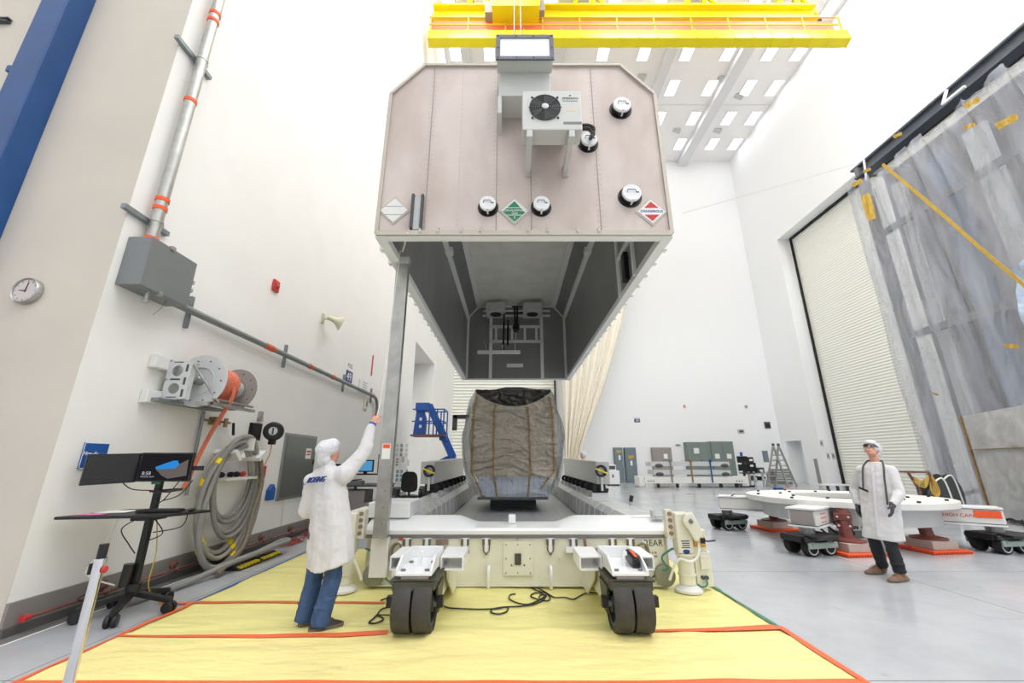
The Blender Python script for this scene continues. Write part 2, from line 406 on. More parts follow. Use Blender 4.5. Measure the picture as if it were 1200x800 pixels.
# ceiling lights
proto = None
ROWS = (18.6, 21.6, 24.5, 27.4, 30.3); COLS = (-4.0, -1.6, .6, 2.4, 6.45, 9.35, 12.4, 15.3, 18.25, 20.3)
WHICH = ['nearest the yellow crane', 'second row beyond the crane', 'middle row', 'fourth row beyond the crane', 'row nearest the back wall']
for j, y in enumerate(ROWS):
    for i, x in enumerate(COLS):
        lab = 'white rectangular ceiling light, %s, %s from the left wall' % (WHICH[j], ['first', 'second', 'third', 'fourth', 'fifth', 'sixth', 'seventh', 'eighth', 'ninth', 'tenth'][i])
        if proto is None:
            proto = thing('ceiling_light', lab, 'ceiling light', (x, y, ZC-.09), 'high bay ceiling lights')
            MB().ring([(.5, 0), (.52, 0), (.52, .09), (.5, .09)], (x, y, ZC-.09), n=4)
            MB().box((x-.4, y-.7, ZC-.09), (x+.4, y-.66, ZC)).box((x-.4, y+.66, ZC-.09), (x+.4, y+.7, ZC)).box((x-.4, y-.66, ZC-.09), (x-.36, y+.66, ZC)).box((x+.36, y-.66, ZC-.09), (x+.4, y+.66, ZC)).build('frame', 'ceiling_white', proto)
            MB().box((x-.36, y-.66, ZC-.07), (x+.36, y+.66, ZC-.05)).build('diffuser', 'lamp_glow', proto)
        else: copy_tree(proto, (x, y, ZC-.09), label=lab)
# ceiling hatches seen as small grey wedges
for i, (px, py, lab) in enumerate(((752, 94, 'small grey wedge shaped ceiling vent nearest the container lid'), (846, 96, 'small grey wedge shaped ceiling vent between the two long beams, front'),
                           (866, 116, 'small pinkish wedge shaped ceiling vent beside the right beam'), (793, 156, 'small grey wedge shaped ceiling vent near the back wall, left one'), (841, 156, 'small grey wedge shaped ceiling vent near the back wall, right one'))):
    r = _ray(px, py); t = (ZC-.35-CAMH)/r[2]; x, y = r[0]*t, r[1]*t
    v = tag(MB().prism([(x-.3, y-.22, ZC), (x+.3, y-.22, ZC), (x+.3, y-.22, ZC-.25)], (0, .44, 0)).build('ceiling_vent', 'pale_grey'), lab, 'vent', 'ceiling vents')
# ---------------------------------------------------------------- light: high bay lamps
def area(name, loc, sx, sy, power, rot=(0, 0, 0)):
    l = bpy.data.lights.new(name, 'AREA'); l.shape = 'RECTANGLE'; l.size = sx; l.size_y = sy; l.energy = power; l.color = (.985, .993, 1)
    o = bpy.data.objects.new(name, l); COL.objects.link(o); o.location = loc; o.rotation_euler = rot; return o
PW = .14
for y, p in ((-10, 5600), (-2, 5400), (6, 5600), (14, 5400)):
    for x in (-1.5, 8, 17): area("high_bay_lamp", (x, y, ZC-.15), 5, 5, p*PW*(1.25 if x > 10 else 1))
w = bpy.data.worlds.new('world'); SC.world = w; w.use_nodes = True
w.node_tree.nodes['Background'].inputs[0].default_value = (1, 1, 1, 1); w.node_tree.nodes['Background'].inputs[1].default_value = .3
SC.view_settings.view_transform = 'Standard'; SC.view_settings.look = 'None'; SC.view_settings.gamma = 1; SC.view_settings.use_curve_mapping = False
SC.view_settings.exposure = -0.27
SC.cycles.max_bounces = 14; SC.cycles.diffuse_bounces = 7; SC.cycles.glossy_bounces = 5; SC.cycles.transparent_max_bounces = 24
SC.cycles.use_denoising = True; SC.cycles.sample_clamp_indirect = 6
# ================================================================ YELLOW FLOOR SHEETS
def sz(x, y):                                            # height of the plastic over the floor
    p = Vector((x*.55, y*1.5, 1.7)); h = noise.noise(p)*.016 + noise.noise(p*2.3+Vector((5, 1, 0)))*.009 + noise.noise(p*5+Vector((1, 7, 0)))*.003
    k = max(0, 1-abs(y-4.42)/.22) * (.028 if -.8 < x < 1.0 else .006)
    return .014 + max(-.008, h) + k
SX0, SX1 = -3.66, 2.6
tag(MB().grid(lambda u, v: (SX0+(SX1-SX0)*u, 3.5+v*(.93+.03*math.sin(u*23)+.02*math.sin(u*61)), sz(SX0+(SX1-SX0)*u, 3.5+v*.93)+.004), 150, 34).build('floor_sheet', 'yellow_sheet', smooth=True),
    'bright yellow plastic sheet nearest the front, edged with orange tape', 'plastic sheet', 'yellow plastic floor sheets')
tag(MB().grid(lambda u, v: (SX0+(SX1-SX0)*u, 4.3+v*4.0, sz(SX0+(SX1-SX0)*u, 4.3+v*4.0)-.004), 150, 110).build('floor_sheet', 'yellow_sheet_back', smooth=True),
    'yellow plastic sheet spread under the white trailer and its rear casters', 'plastic sheet', 'yellow plastic floor sheets')
def tape(pts, w, m, label, lift=.011):
    P = [Vector(p) for p in pts]; dense = []
    for a, c in zip(P, P[1:]):
        n = max(2, int((c-a).length/.06)); dense += [a.lerp(c, i/n) for i in range(n)]
    dense.append(P[-1]); mb = MB(); vs = []; fs = []; ws = w if hasattr(w, '__len__') else (w, w)
    L = len(dense)
    for i, p in enumerate(dense):
        d = (dense[min(i+1, L-1)]-dense[max(i-1, 0)]).normalized(); nrm = Vector((-d.y, d.x, 0)); ww = (ws[0]+(ws[1]-ws[0])*i/(L-1))/2
        for s_ in (-1, 1):
            q = p + nrm*ww*s_; vs.append((q.x, q.y, max(.004, sz(q.x, q.y) if SX0-.02 < q.x < SX1+.02 else .004)+lift))
    for i in range(L-1): fs.append((2*i, 2*i+1, 2*i+3, 2*i+2))
    o = MB().add(vs, fs).build('floor_tape', m, mods=[('SOLIDIFY', dict(thickness=.002))])
    return tag(o, label, 'tape', 'tape strips on the yellow sheets')
tape([(SX0, 3.52, 0), (SX0+.01, 5.3, 0)], .05, 'orange_tape', 'orange tape along the left edge of the front yellow sheet')
tape([(SX0, 5.3, 0), (SX0-.02, 8.25, 0)], .05, 'blue_tape', 'blue tape along the left edge of the yellow sheet')
tape([(SX1, 3.52, 0), (SX1+.03, 4.62, 0)], .07, 'orange_tape', 'orange tape along the right edge of the front yellow sheet')
tape([(SX1+.02, 4.55, 0), (SX1-.01, 6.0, 0)], .05, 'green_tape', 'green tape along the right edge of the sheet beside the trailer')
tape([(SX0, 3.55, 0), (SX1, 3.55, 0)], .07, 'orange_tape', 'orange tape along the front edge of the yellow sheet')
tape([(SX0, 4.36, 0), (-2.3, 4.33, 0), (-1.6, 4.35, 0), (-1.17, 4.42, 0)], (.03, .09), 'orange_tape', 'orange tape on the sheet seam in front of the man in jeans')
tape([(1.3, 4.47, 0), (1.7, 4.5, 0), (2.62, 4.6, 0)], (.035, .13), 'orange_tape', 'orange tape on the sheet seam right of the right caster')
tape([(-4.05, 5.3, 0), (-2.3, 5.27, 0), (-1.46, 5.3, 0)], .045, 'orange_tape', 'orange tape across the sheet behind the man in jeans')
# ================================================================ CONTAINER LID ON THE CRANE
LX, LY0, LY1, LZ0, LZ1, LZ2 = .165, 4.9, 15.2, 4.56, 6.97, 7.55
HW, HT = 2.02, 1.53
def prof(y, e=0, zb=None):
    zb = LZ0 if zb is None else zb
    return [Vector((LX+a, y, z)) for a, z in ((-HW+e, zb), (-HW+e, LZ1-e*.4), (-HT+e*.4, LZ2-e), (HT-e*.4, LZ2-e), (HW-e, LZ1-e*.4), (HW-e, zb))]
lid = thing('container_cover', 'large silver satellite shipping container lid hanging open side down from the crane', 'container lid', (LX, (LY0+LY1)/2, LZ0))
MB().prism(prof(LY0), (0, .1, 0)).build('end_panel', 'lid_skin', lid)
MB().prism(prof(LY1-.1), (0, .1, 0)).build('far_end_panel', 'lid_skin', lid)
o = prof(LY0+.1); i_ = prof(LY0+.1, .1); names = ['side_panel', 'slope_panel', 'roof_panel', 'slope_panel', 'side_panel']
L = LY1-LY0-.2
for k, nm in enumerate(names):
    MB().prism([o[k], o[k+1], o[k+1].lerp(i_[k+1], .45), o[k].lerp(i_[k], .45)], (0, L, 0)).build(nm, 'lid_skin', lid)
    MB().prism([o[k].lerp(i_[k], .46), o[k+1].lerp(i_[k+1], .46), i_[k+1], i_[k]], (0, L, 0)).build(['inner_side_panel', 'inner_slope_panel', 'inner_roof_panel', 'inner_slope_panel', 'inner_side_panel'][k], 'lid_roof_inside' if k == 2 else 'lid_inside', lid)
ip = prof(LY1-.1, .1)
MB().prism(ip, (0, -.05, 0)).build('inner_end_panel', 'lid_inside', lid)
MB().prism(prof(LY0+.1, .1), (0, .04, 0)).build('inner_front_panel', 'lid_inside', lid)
# edge angles round the end panel
e = prof(LY0-.012); ed = MB()
for a, c in zip(e, e[1:]): ed.bar(a, c, .05, .04)
ed.bar(e[0], e[-1], .05, .07)
ed.build('edge_angle', 'lid_edge', lid)
# bottom sealing frame with closing lugs
fr = MB()
for sx in (-1, 1):
    x = LX + sx*(HW-.05); fr.box((x-.07, LY0, LZ0-.05), (x+.07, LY1, LZ0+.06))
    y = LY0+.3
    while y < LY1: fr.box((x+sx*.05, y, LZ0-.07), (x+sx*.1, y+.1, LZ0+.02)); y += .42
fr.box((LX-HW+.125, LY0+.005, LZ0-.048), (LX+HW-.125, LY0+.12, LZ0+.05)).box((LX-HW+.125, LY1-.12, LZ0-.048), (LX+HW-.125, LY1, LZ0+.055))
fr.build('sealing_frame', 'lid_trim', lid)
for x in (-1.42, -1.18, -.86, -.6, .05, .32, .73, 1.02):
    MB().box((LX+x-.018, LY0-.05, LZ0+.0), (LX+x+.018, LY0-.012, LZ0+.075)).build('hook_lug', 'alu', lid)
# riveted panel seams
for x, z0, z1 in ((-1.21, 4.62, 7.5), (-.22, 4.62, 7.5), (.27, 4.62, 5.6), (1.23, 4.62, 7.5)):
    sm = MB().box((x-.008, LY0-.004, z0), (x+.008, LY0, z1)); z = z0+.05
    while z < z1:
        for dx in (-.035, .035): sm.ball((x+dx, LY0, z), .006, 6)
        z += .085
    sm.build('panel_seam', mat('seam', (158, 146, 140), .5, .2) if 'seam' not in M else M['seam'], lid)
rv = MB(); z = 4.7
while z < 7.45: rv.ball((-.76, LY0, z), .008, 6); z += .08
rv.build('panel_seam', 'lid_edge', lid)
# interior light coloured edge trims
tr = MB()
def strip(p, q, w): tr.bar(p, q, w, w*.35)
ir = prof(LY0+.16, .115)
for k in (1, 2, 3, 4): a = ir[k]; MB().bar(a, a+Vector((0, L-.15, 0)), .19, .12).build('inner_corner_trim', 'lid_trim', lid)
er = prof(LY1-.17, .12)
et = MB()
for a, c in zip(er, er[1:]): et.bar(a, c, .13, .04)
for x in (-.82, 1.15): et.box((x-.06, LY1-.2, LZ0), (x+.06, LY1-.16, 7.35))
et.box((-.82, LY1-.2, 6.55), (1.15, LY1-.16, 6.66)).box((-.82, LY1-.2, 5.95), (1.15, LY1-.16, 6.06))
for x in (-.62, .0, .5, .95): et.box((x-.045, LY1-.2, 6.0), (x+.045, LY1-.16, 6.6))
et.box((-1.15, LY1-.2, 7.02), (1.5, LY1-.16, 7.1)).box((-1.15, LY1-.2, 7.22), (1.5, LY1-.16, 7.3))
et.build('end_frame', 'lid_trim', lid)
MB().box((-.2, LY1-.22, 4.98), (.42, LY1-.155, 5.12)).build('name_plate', 'lid_trim', lid)
# evaporator fans on the far end
for x in (-.62, .78):
    f = MB().box((x-.36, 14.2, 6.95), (x+.36, LY1-.16, 7.32)).build('evaporator', 'pale_grey', lid, bev=.01)
    MB().ring([(.16, -.02), (.22, -.02), (.22, .0), (.16, .0)], (x, 14.55, 6.95), (0, 0, 1), 24).lathe([(.155, -.012), (.155, -.004)], (x, 14.55, 6.95), n=24).build('fan', 'black', f)
pp = MB(); cab = [[(.1, 14.6, 7.3), (.1, 14.3, 6.9), (.12, 14.2, 6.3)], [(.2, 14.6, 7.3), (.2, 14.3, 6.9), (.18, 14.2, 6.25)], [(.0, 14.4, 7.2), (.6, 14.4, 7.2), (.62, 14.5, 7.0), (-.3, 14.5, 6.98), (-.32, 14.5, 5.7)], [(-.15, 14.5, 6.7), (-.16, 14.5, 5.7)], [(-.36, 14.5, 5.75), (-.3, 14.3, 5.5), (-.42, 14.3, 5.45)]]
for c in cab: pp.tube(c, .035, 8)
pp.ball((.15, 14.2, 6.3), (.13, .12, .2)).build('refrigerant_pipe', 'black', lid)
MB().box((-1.25, 14.1, 5.28), (.3, 14.2, 5.4)).bar((-.35, 14.15, 5.4), (-.35, 14.4, 5.7), .03).bar((.1, 14.15, 5.4), (.15, 14.3, 6.2), .02).bar((-.9, 14.15, 5.4), (-1.1, 15.1, 6.1), .015).build('drip_rail', 'lid_trim', lid)
for sx, y in ((-1, 9.6), (1, 9.6)):
    p = prof(y, .17)[1 if sx < 0 else 4]; MB().box((p.x-.1, y-.12, p.z-.08), (p.x+.12, y+.12, p.z+.06)).build('lifting_boss', 'lid_trim', lid)
# small inspection door on the right inner wall
x = LX+HW-.1
dd = MB(); x0 = x-.03
for y in (6.2, 7.15): dd.box((x0-.02, y-.035, LZ0), (x, y+.035, 6.7))
dd.box((x0-.02, 6.2, 5.3), (x, 7.15, 5.36)); dd.build('inspection_door_frame', 'lid_trim', lid)
MB().box((x0-.05, 6.55, 4.66), (x, 6.72, 5.2)).build('door_latch', 'black', lid)
# ---- vent caps
for x, z, r in ((1.645, 6.68, .135), (1.12, 6.05, .12), (1.661, 5.14, .135), (-.334, 4.97, .115), (.406, 4.97, .115)):
    v = MB().lathe([(r*1.25, 0), (r*1.25, .012), (r, .014), (r, .085)], (x, LY0, z), (0, -1, 0), 28).build('vent_cap', 'black', lid, smooth=True)
    MB().lathe([(r*.99, .085), (r*.99, .11), (r*.93, .12)], (x, LY0, z), (0, -1, 0), 28).box((x-.012, LY0-.15, z-r*1.02), (x+.012, LY0-.02, z-r*.9)).build('cap_lid', 'white_gloss', v, smooth=True)
    MB().tube([(x-r*.5, LY0-.12, z), (x-r*.45, LY0-.14, z+.03), (x+r*.3, LY0-.14, z+.03), (x+r*.45, LY0-.12, z)], .005, 6).bar((x+r*.4, LY0-.123, z), (x+r*.7, LY0-.123, z-.004), .01).build('handle', 'black', v)
# ---- hazard placards
def placard(x, z, kind):
    h = .225; y = LY0-.014
    D = lambda k, yy: [(x-k, yy, z), (x, yy, z-k), (x+k, yy, z), (x, yy, z+k)]
    p = MB().prism(D(h, y+.012), (0, -.01, 0)).build('hazard_placard', 'lid_edge', lid)
    if kind == 'blank':
        MB().prism(D(.19, y), (0, -.006, 0)).build('flap', 'white_paint', p)
        MB().box((x-.13, y-.008, z+.06), (x+.13, y-.004, z+.066)).box((x-.12, y-.008, z-.075), (x+.12, y-.004, z-.069)).build('fold_line', 'mid_grey', p)
    elif kind == 'green':
        MB().prism(D(.19, y), (0, -.006, 0)).build('flap', 'white_paint', p)
        q = .165; z2 = z-.012
        MB().prism([(x-q, y-.008, z2), (x, y-.008, z2-q), (x+q*.86, y-.008, z2-.02), (x-.0, y-.008, z2+q)], (0, -.002, 0)).build('green_field', 'green_placard', p)
        for dz, w in ((.055, .11), (-.062, .11)): MB().box((x-w, y-.0125, z2+dz-.004), (x+w, y-.01, z2+dz+.004)).build('white_line', 'white_gloss', p)
        text('NON-FLAMMABLE', .042, (x, y-.012, z2+.012), (1, 0, 0), (0, 0, 1), 'white_gloss', p)
        text('GAS', .046, (x, y-.012, z2-.034), (1, 0, 0), (0, 0, 1), 'white_gloss', p)
        text('2', .055, (x, y-.012, z2-.1), (1, 0, 0), (0, 0, 1), 'white_gloss', p)
    else:
        MB().prism(D(.19, y), (0, -.006, 0)).build('flap', 'white_gloss', p)
        for s_ in (1, -1): MB().prism([(x-.1, y-.008, z+s_*.055), (x+.1, y-.008, z+s_*.055), (x, y-.008, z+s_*.155)], (0, -.003, 0)).build('red_field', 'red', p)
        text('DANGEROUS', .052, (x, y-.009, z), (1, 0, 0), (0, 0, 1), 'ink_blue', p)
placard(-1.64, 4.92, 'blank'); placard(.036, 4.91, 'green'); placard(1.975, 4.9, 'danger') if False else placard(1.94, 4.9, 'danger')
# ---- guide channel
g = MB().box((-1.385, LY0-.02, 4.62), (-1.25, LY0-.004, 5.13)).build('guide_channel', 'pale_grey', lid)
MB().box((-1.40, LY0-.06, 4.62), (-1.365, LY0-.0, 5.16)).box((-1.27, LY0-.05, 4.62), (-1.235, LY0-.0, 5.16)).build('channel_flange', 'dark_grey', g)
# ---- air conditioner
ax0, ax1, ay0, ay1, az0, az1 = .135, .905, 4.2, 4.47, 5.64, 6.27
ac = MB().box((ax0, ay0, az0), (ax1, ay1, az1)).build('air_conditioner', 'ac_white', lid, bev=.012)
MB().box((ax0+.1, ay1, 6.06), (ax1-.1, LY0, az1-.03)).build('duct_box', 'ac_under', ac)
cx_, cz_ = .43, 5.99
MB().lathe([(.205, 0), (.205, .02)], (cx_, ay0+.01, cz_), (0, -1, 0), 32).build('fan_opening', 'black_matt', ac)
fg = MB()
for r in (.05, .075, .1, .125, .15, .175, .2): fg.ring([(r-.0035, .02), (r+.0035, .02), (r+.0035, .028), (r-.0035, .028)], (cx_, ay0+.01, cz_), (0, -1, 0), 36)
for k in range(8): a = PI/8*2*k; fg.bar((cx_+.04*math.cos(a), ay0-.016, cz_+.04*math.sin(a)), (cx_+.215*math.cos(a), ay0-.016, cz_+.215*math.sin(a)), .008)
for k in range(4): a = PI/4+PI/2*k; fg.ball((cx_+.235*math.cos(a), ay0-.005, cz_+.235*math.sin(a)), .016, 8)
fg.build('fan_guard', 'dark_grey', ac)
fb = MB()
for k in range(5):
    a = 2*PI*k/5; fb.prism([(cx_+.03*math.cos(a), ay0-.0105, cz_+.03*math.sin(a)), (cx_+.19*math.cos(a-.3), ay0-.0105, cz_+.19*math.sin(a-.3)), (cx_+.19*math.cos(a+.3), ay0-.0105, cz_+.19*math.sin(a+.3))], (0, -.004, 0))
fb.build('fan_blade', mat('fan_blade', (48, 50, 52), .4), ac)
MB().lathe([(.045, 0), (.045, .03), (.03, .035)], (cx_, ay0-.002, cz_), (0, -1, 0), 16).build('fan_hub', 'alu', ac)
text('EMERSON', .045, (.765, ay0-.001, 6.145), (1, 0, 0), (0, 0, 1), 'ink_dark', ac, sx=1.05)
MB().box((.66, ay0-.002, 6.1), (.86, ay0, 6.107)).ball((.765, ay0, 6.195), (.014, .003, .012), 8).build('maker_mark', 'ink_dark', ac)
MB().box((.71, ay0-.002, 5.93), (.82, ay0, 5.985)).build('rating_plate', mat('tan_label', (214, 200, 176), .6), ac)
MB().box((.66, ay0-.002, 5.725), (.9, ay0, 5.765)).build('dark_label', 'mid_grey', ac)
sb = MB()
for x in (.08, .0): sb.ball((x, LY0, 5.9), .001, 6)
for x in (.225, .765):
    MB().box((x-.036, ay0-.005, az0-.11), (x+.036, LY0, az0-.005)).build('support_beam', 'ac_white', ac, bev=.006)
    MB().box((x-.04, LY0-.03, az0-.17), (x+.04, LY0, az0-.0)).build('wall_bracket', 'lid_edge', ac)
rp = MB()
for dz in (.0, .055): rp.tube(spline([(ax1-.02, 4.36, 5.8+dz), (ax1+.1, 4.36, 5.81+dz), (1.06+dz*.6, 4.42, 5.83+dz), (1.14, 4.6, 5.95+dz), (1.13, 4.78, 6.04)], 6), .026, 8)
rp.build('insulated_pipe', 'black', ac, smooth=True)
# ---- intake hood above the air conditioner
hd = MB().box((-.19, 4.5, 6.52), (.545, LY0, 7.22)).build('intake_hood', 'ac_white', lid, bev=.008)
MB().box((-.21, 4.28, 6.93), (.57, 4.5, 7.33)).build('hood_box', 'ac_under', hd, bev=.006)
ff = MB(); x0, x1, y, z0, z1 = -.225, .585, 4.28, 6.89, 7.345
ff.box((x0, y-.03, z0), (x0+.06, y, z1)).box((x1-.06, y-.03, z0), (x1, y, z1)).box((x0+.06, y-.03, z0), (x1-.06, y, z0+.055)).box((x0+.06, y-.03, z1-.065), (x1-.06, y, z1))
ff.build('filter_frame', mat('slate', (98, 98, 112), .45), hd, bev=.004)
MB().box((x0+.06, y-.015, z0+.055), (x1-.06, y-.002, z1-.065)).build('filter_pad', 'white_wall', hd)
for x, z in [(x, z) for x in (x0+.03, .06, .3, x1-.03) for z in (z0+.028, z1-.03)]+[(x0+.03, 7.1), (x1-.03, 7.1)]: MB().ball((x, y-.03, z), .012, 6).build('screw', 'dark_grey', hd)
MB().box((-.2, 4.5, 6.22), (-.145, LY0, 6.52)).box((-.19, 4.495, 6.84), (.545, 4.505, 6.87)).build('hood_bracket', 'ac_white', hd)
# tag line
tl = MB().tube([(-1.42, 4.86, 4.55), (-1.55, 5.2, 4.55), (-1.66, 5.5, 4.62)], .012, 6).tube([(-1.66, 5.5, 4.62), (-1.68, 5.45, 4.6), at(446, 470, 5.05), at(442, 487, 4.74)], .006, 6)
tag(tl.build('tag_line', mat('rope_white', (222, 218, 208), .8)), 'thin white rope from the lid corner over the guide post to the raised hand', 'rope')
# ================================================================ OVERHEAD CRANE
cr = thing('overhead_crane', 'yellow overhead bridge crane spanning the hall under the ceiling', 'crane', (7, 16, 22.5))
CY = 16.0
MB().prism([(XL+.3, CY, 23.35), (XL+.3, CY, 23.6), (XL+.3, CY+1.0, 23.6), (XL+.3, CY+.3, 22.75), (XL+.3, CY-.1, 22.9)], (22.3, 0, 0)).build('walkway_girder', 'yellow_crane', cr)
for k in range(23): x = XL+.32+22.26*k/22; MB().prism([(x-.03, CY-.03, 23.62), (x-.03, CY-.02, 23.35), (x-.03, CY-.12, 22.9), (x-.03, CY+.3, 22.72), (x-.03, CY+.34, 22.75)], (.06, 0, 0)).build('girder_rib', 'yellow_crane', cr)
MB().box((XL+.3, CY+.3, 23.55), (17.5, CY+.36, 24.65)).build('mesh_screen', 'orange_mesh', cr)
rl = MB()
for k in range(12): x = XL+.4+22.0*k/11; rl.box((x-.03, CY+.02, 23.5), (x+.03, CY+.08, 24.6))
for z in (24.05, 24.58): rl.box((XL+.3, CY+.02, z-.03), (17.55, CY+.08, z+.03))
rl.build('handrail', mat('rail_yellow', (226, 176, 40), .4), cr)
MB().box((XL+.1, CY+1.5, 26.4), (17.9, CY+1.9, 27.3)).box((XL+.1, CY+1.2, 27.25), (17.9, CY+2.2, 27.4)).box((XL+.1, CY+1.2, 26.3), (17.9, CY+2.2, 26.42)).build('bridge_girder', 'yellow_crane', cr, bev=.02)
for x in (-2.2, 4.2, 11.0, 16.6):
    MB().bar((x-.5, CY+1.8, 27.3), (x-.2, CY+1.8, 29.1), .28).bar((x+.5, CY+1.8, 27.3), (x+.8, CY+1.8, 29.1), .28).bar((x+1.7, CY+1.8, 27.3), (x+.9, CY+1.8, 29.0), .2).build('hanger_strut', 'yellow_crane', cr)
    MB().obox((x+.15, CY+1.9, 28.3), (.6, .2, 1.6)).build('motor_panel', 'taupe', cr)
    MB().box((x-.35, CY+.8, 23.9), (x+.45, CY+.88, 24.7)).build('bracket_plate', 'orange', cr)
ty = MB().box((-1.05, CY-.7, 24.35), (1.45, CY+1.2, 29.0)).build('trolley', 'yellow_crane', cr, bev=.02)
MB().box((-1.45, CY-.3, 24.45), (-1.05, CY+.2, 25.3)).build('trolley_motor', 'taupe', ty, bev=.02)
MB().box((1.45, CY-.3, 24.6), (1.75, CY+.2, 25.3)).build('trolley_motor', 'taupe', ty, bev=.02)
MB().box((.0, CY-.72, 24.8), (.12, CY-.68, 27)).box((.3, CY-.72, 24.8), (.4, CY-.68, 27)).build('rope_slot', 'olive', ty)
MB().box((XL+.05, CY+1.4, 26.3), (XL+.1, CY+1.8, 26.6)).build('end_buffer', 'black', cr)
MB().box((17.9, CY+1.4, 26.3), (18.15, CY+1.8, 26.6)).build('end_buffer', 'black', cr)
MB().cyl((.12, CY-.8, 12.5), (.12, CY-.8, 28.5), .035, n=8).cyl((.45, CY-.8, 12.5), (.45, CY-.8, 28.5), .035, n=8).build('hoist_rope', 'grey_metal', cr)
hk = MB().box((-.1, CY-1.05, 11.9), (.67, CY-.55, 12.6)).build('hook_block', 'yellow_crane', cr, bev=.03)
sl = MB()
for sx in (-1, 1):
    for y in (7.0, 13.5): sl.cyl((.28, CY-.8, 11.9), (LX+sx*1.4, y, LZ2+.03), .02, n=6)
sl.build('lifting_sling', 'grey_metal', cr)
# ================================================================ TRAILER (container base)
TX, TY0, TY1 = .07, 5.87, 16.0
tra = thing('container_trailer', 'long white wheeled container base with open tub holding the wrapped satellite', 'trailer', (TX, (TY0+TY1)/2, 0))
W2 = 2.02
MB().box((TX-W2+.08, TY0, .03), (TX+W2-.08, TY0+.12, .6)).build('rear_panel', 'cream_paint', tra, bev=.01)
MB().box((TX-W2+.08, TY0-.012, .03), (TX+W2-.08, TY0, .055)).build('kick_strip', 'cream_paint', tra)
for s_ in (-1, 1):
    x = TX+s_*W2
    MB().box((x, TY0+.12, .12), (x-s_*.1, TY1, .62)).build('side_panel', 'cream_paint', tra)
    # side rail with chamfer and steep inner wall, slab seams every 0.55 m
    pr = [(x, .62), (x, .82), (x-s_*.43, .82), (x-s_*.53, .73), (x-s_*.57, .39), (x-s_*.57, .34)]
    MB().prism([(a, TY0+.25, z) for a, z in pr], (0, TY1-TY0-.25, 0)).build('side_rail', 'tub_wall', tra)
    y = TY0+1.2
    while y < TY1:
        a, c, d = [Vector((p[0]-s_*.003, y, p[1]+.003)) for p in pr[2:5]]
        MB().bar(a, c, .012, .006).bar(c, d, .012, .006).bar(a, a+Vector((s_*.3, 0, 0)), .004, .004).build('rail_seam', 'white_gloss', tra); y += .55
    MB().box((x+s_*.0, TY0+.3, .6), (x+s_*.03, TY1, .7)).build('rub_strip', 'mid_grey', tra)
# rear sill: sloping white bumper with a dip in the middle
ss = MB(); n = 60; vs = []
def dip(u):
    a = abs(u-.5)*2; t = max(0, min(1, (.42-a)/.16)); return t*t*(3-2*t)
for k in range(n+1):
    u = k/n; x = TX-W2+2*W2*u; d = dip(u)*.085
    vs.append([Vector((x, TY0-.03, .645)), Vector((x, TY0-.035, .69)), Vector((x, TY0-.01, .72)), Vector((x, TY0+.3, .83-d)), Vector((x, TY0+.42, .83-d)), Vector((x, TY0+.5, .5)), Vector((x, TY0+.12, .6))])
ss.loft(vs).build('rear_sill', 'white_gloss', tra, smooth=True)
MB().box((TX-W2+.02, TY0-.028, .605), (TX+W2-.02, TY0+.1, .645)).build('seal_strip', mat('seal_grey', (112, 110, 116), .5), tra)
MB().box((-.05, TY0+.2, .74), (.05, TY0+.3, .86)).build('sill_block', 'white_gloss', tra, bev=.015)
MB().box((TX-W2+.6, TY0+.5, .3), (TX+W2-.6, TY1-.3, .39)).build('tub_floor', 'tub_grey', tra)
sm = MB()
for y in (7.6, 8.7, 9.8): sm.box((TX-1.4, y, .39), (TX+1.4, y+.008, .3905))
for x in (-.9, -.3, .4, 1.0): sm.box((TX+x, 6.4, .39), (TX+x+.008, 12, .3905))
sm.build('floor_seam', 'mid_grey', tra)
MB().box((TX-W2, TY1-.1, .05), (TX+W2, TY1, .82)).build('front_panel', 'cream_paint', tra)
# toggle latches
for x in (-1.377, -1.12, -.616, -.336, .504, .806, 1.321, 1.556):
    y = TY0-.012
    l = MB().box((x-.055, y-.012, .585), (x+.055, y+.012, .605)).box((x-.02, y-.02, .43), (x+.02, y+.012, .59)).build('toggle_latch', 'white_gloss', tra)
    MB().tube([(x-.04, y-.02, .59), (x-.04, y-.02, .46), (x-.012, y-.025, .42), (x+.012, y-.025, .42), (x+.04, y-.02, .46), (x+.04, y-.02, .59)], .008, 6).cyl((x-.04, y-.025, .52), (x-.04, y-.025, .59), .014, n=8).cyl((x+.04, y-.025, .52), (x+.04, y-.025, .59), .014, n=8).ball((x, y-.025, .41), .014, 8).build('spring_hook', mat('latch_steel', (112, 108, 98), .4, .6), l)
# access plate
ap = MB().box((-.115, TY0-.02, .155), (.27, TY0, .555)).build('access_plate', 'cream_paint', tra, bev=.004)
MB().box((.035, TY0-.04, .285), (.12, TY0-.02, .42)).build('socket', 'olive', ap, bev=.01)
bo = MB()
for x in (-.08, .075, .235):
    for z in (.19, .355, .52):
        if (x, z) != (.075, .355): bo.ball((x, TY0-.02, z), .009, 8)
bo.ball((-.005, TY0-.02, .28), .013, 8).ball((.16, TY0-.02, .28), .013, 8).build('bolt', 'mid_grey', ap)
MB().ball((.075, TY0-.01, .6), .018, 8).bar((.075, TY0-.012, .6), (.07, TY0-.02, .56), .012).build('eye_bolt', 'alu', tra)
for x in (-.3, .5):
    MB().tube(spline([(x, TY0, .26), (x, TY0-.09, .25), (x, TY0-.1, .14), (x, TY0-.06, .03)], 5), .022, 10).build('tow_hook', 'white_gloss', tra, smooth=True)
MB().lathe([(.02, 0), (.015, .03)], (.63, TY0, .36), (0, -1, 0), 12).build('plug', 'cream_paint', tra)
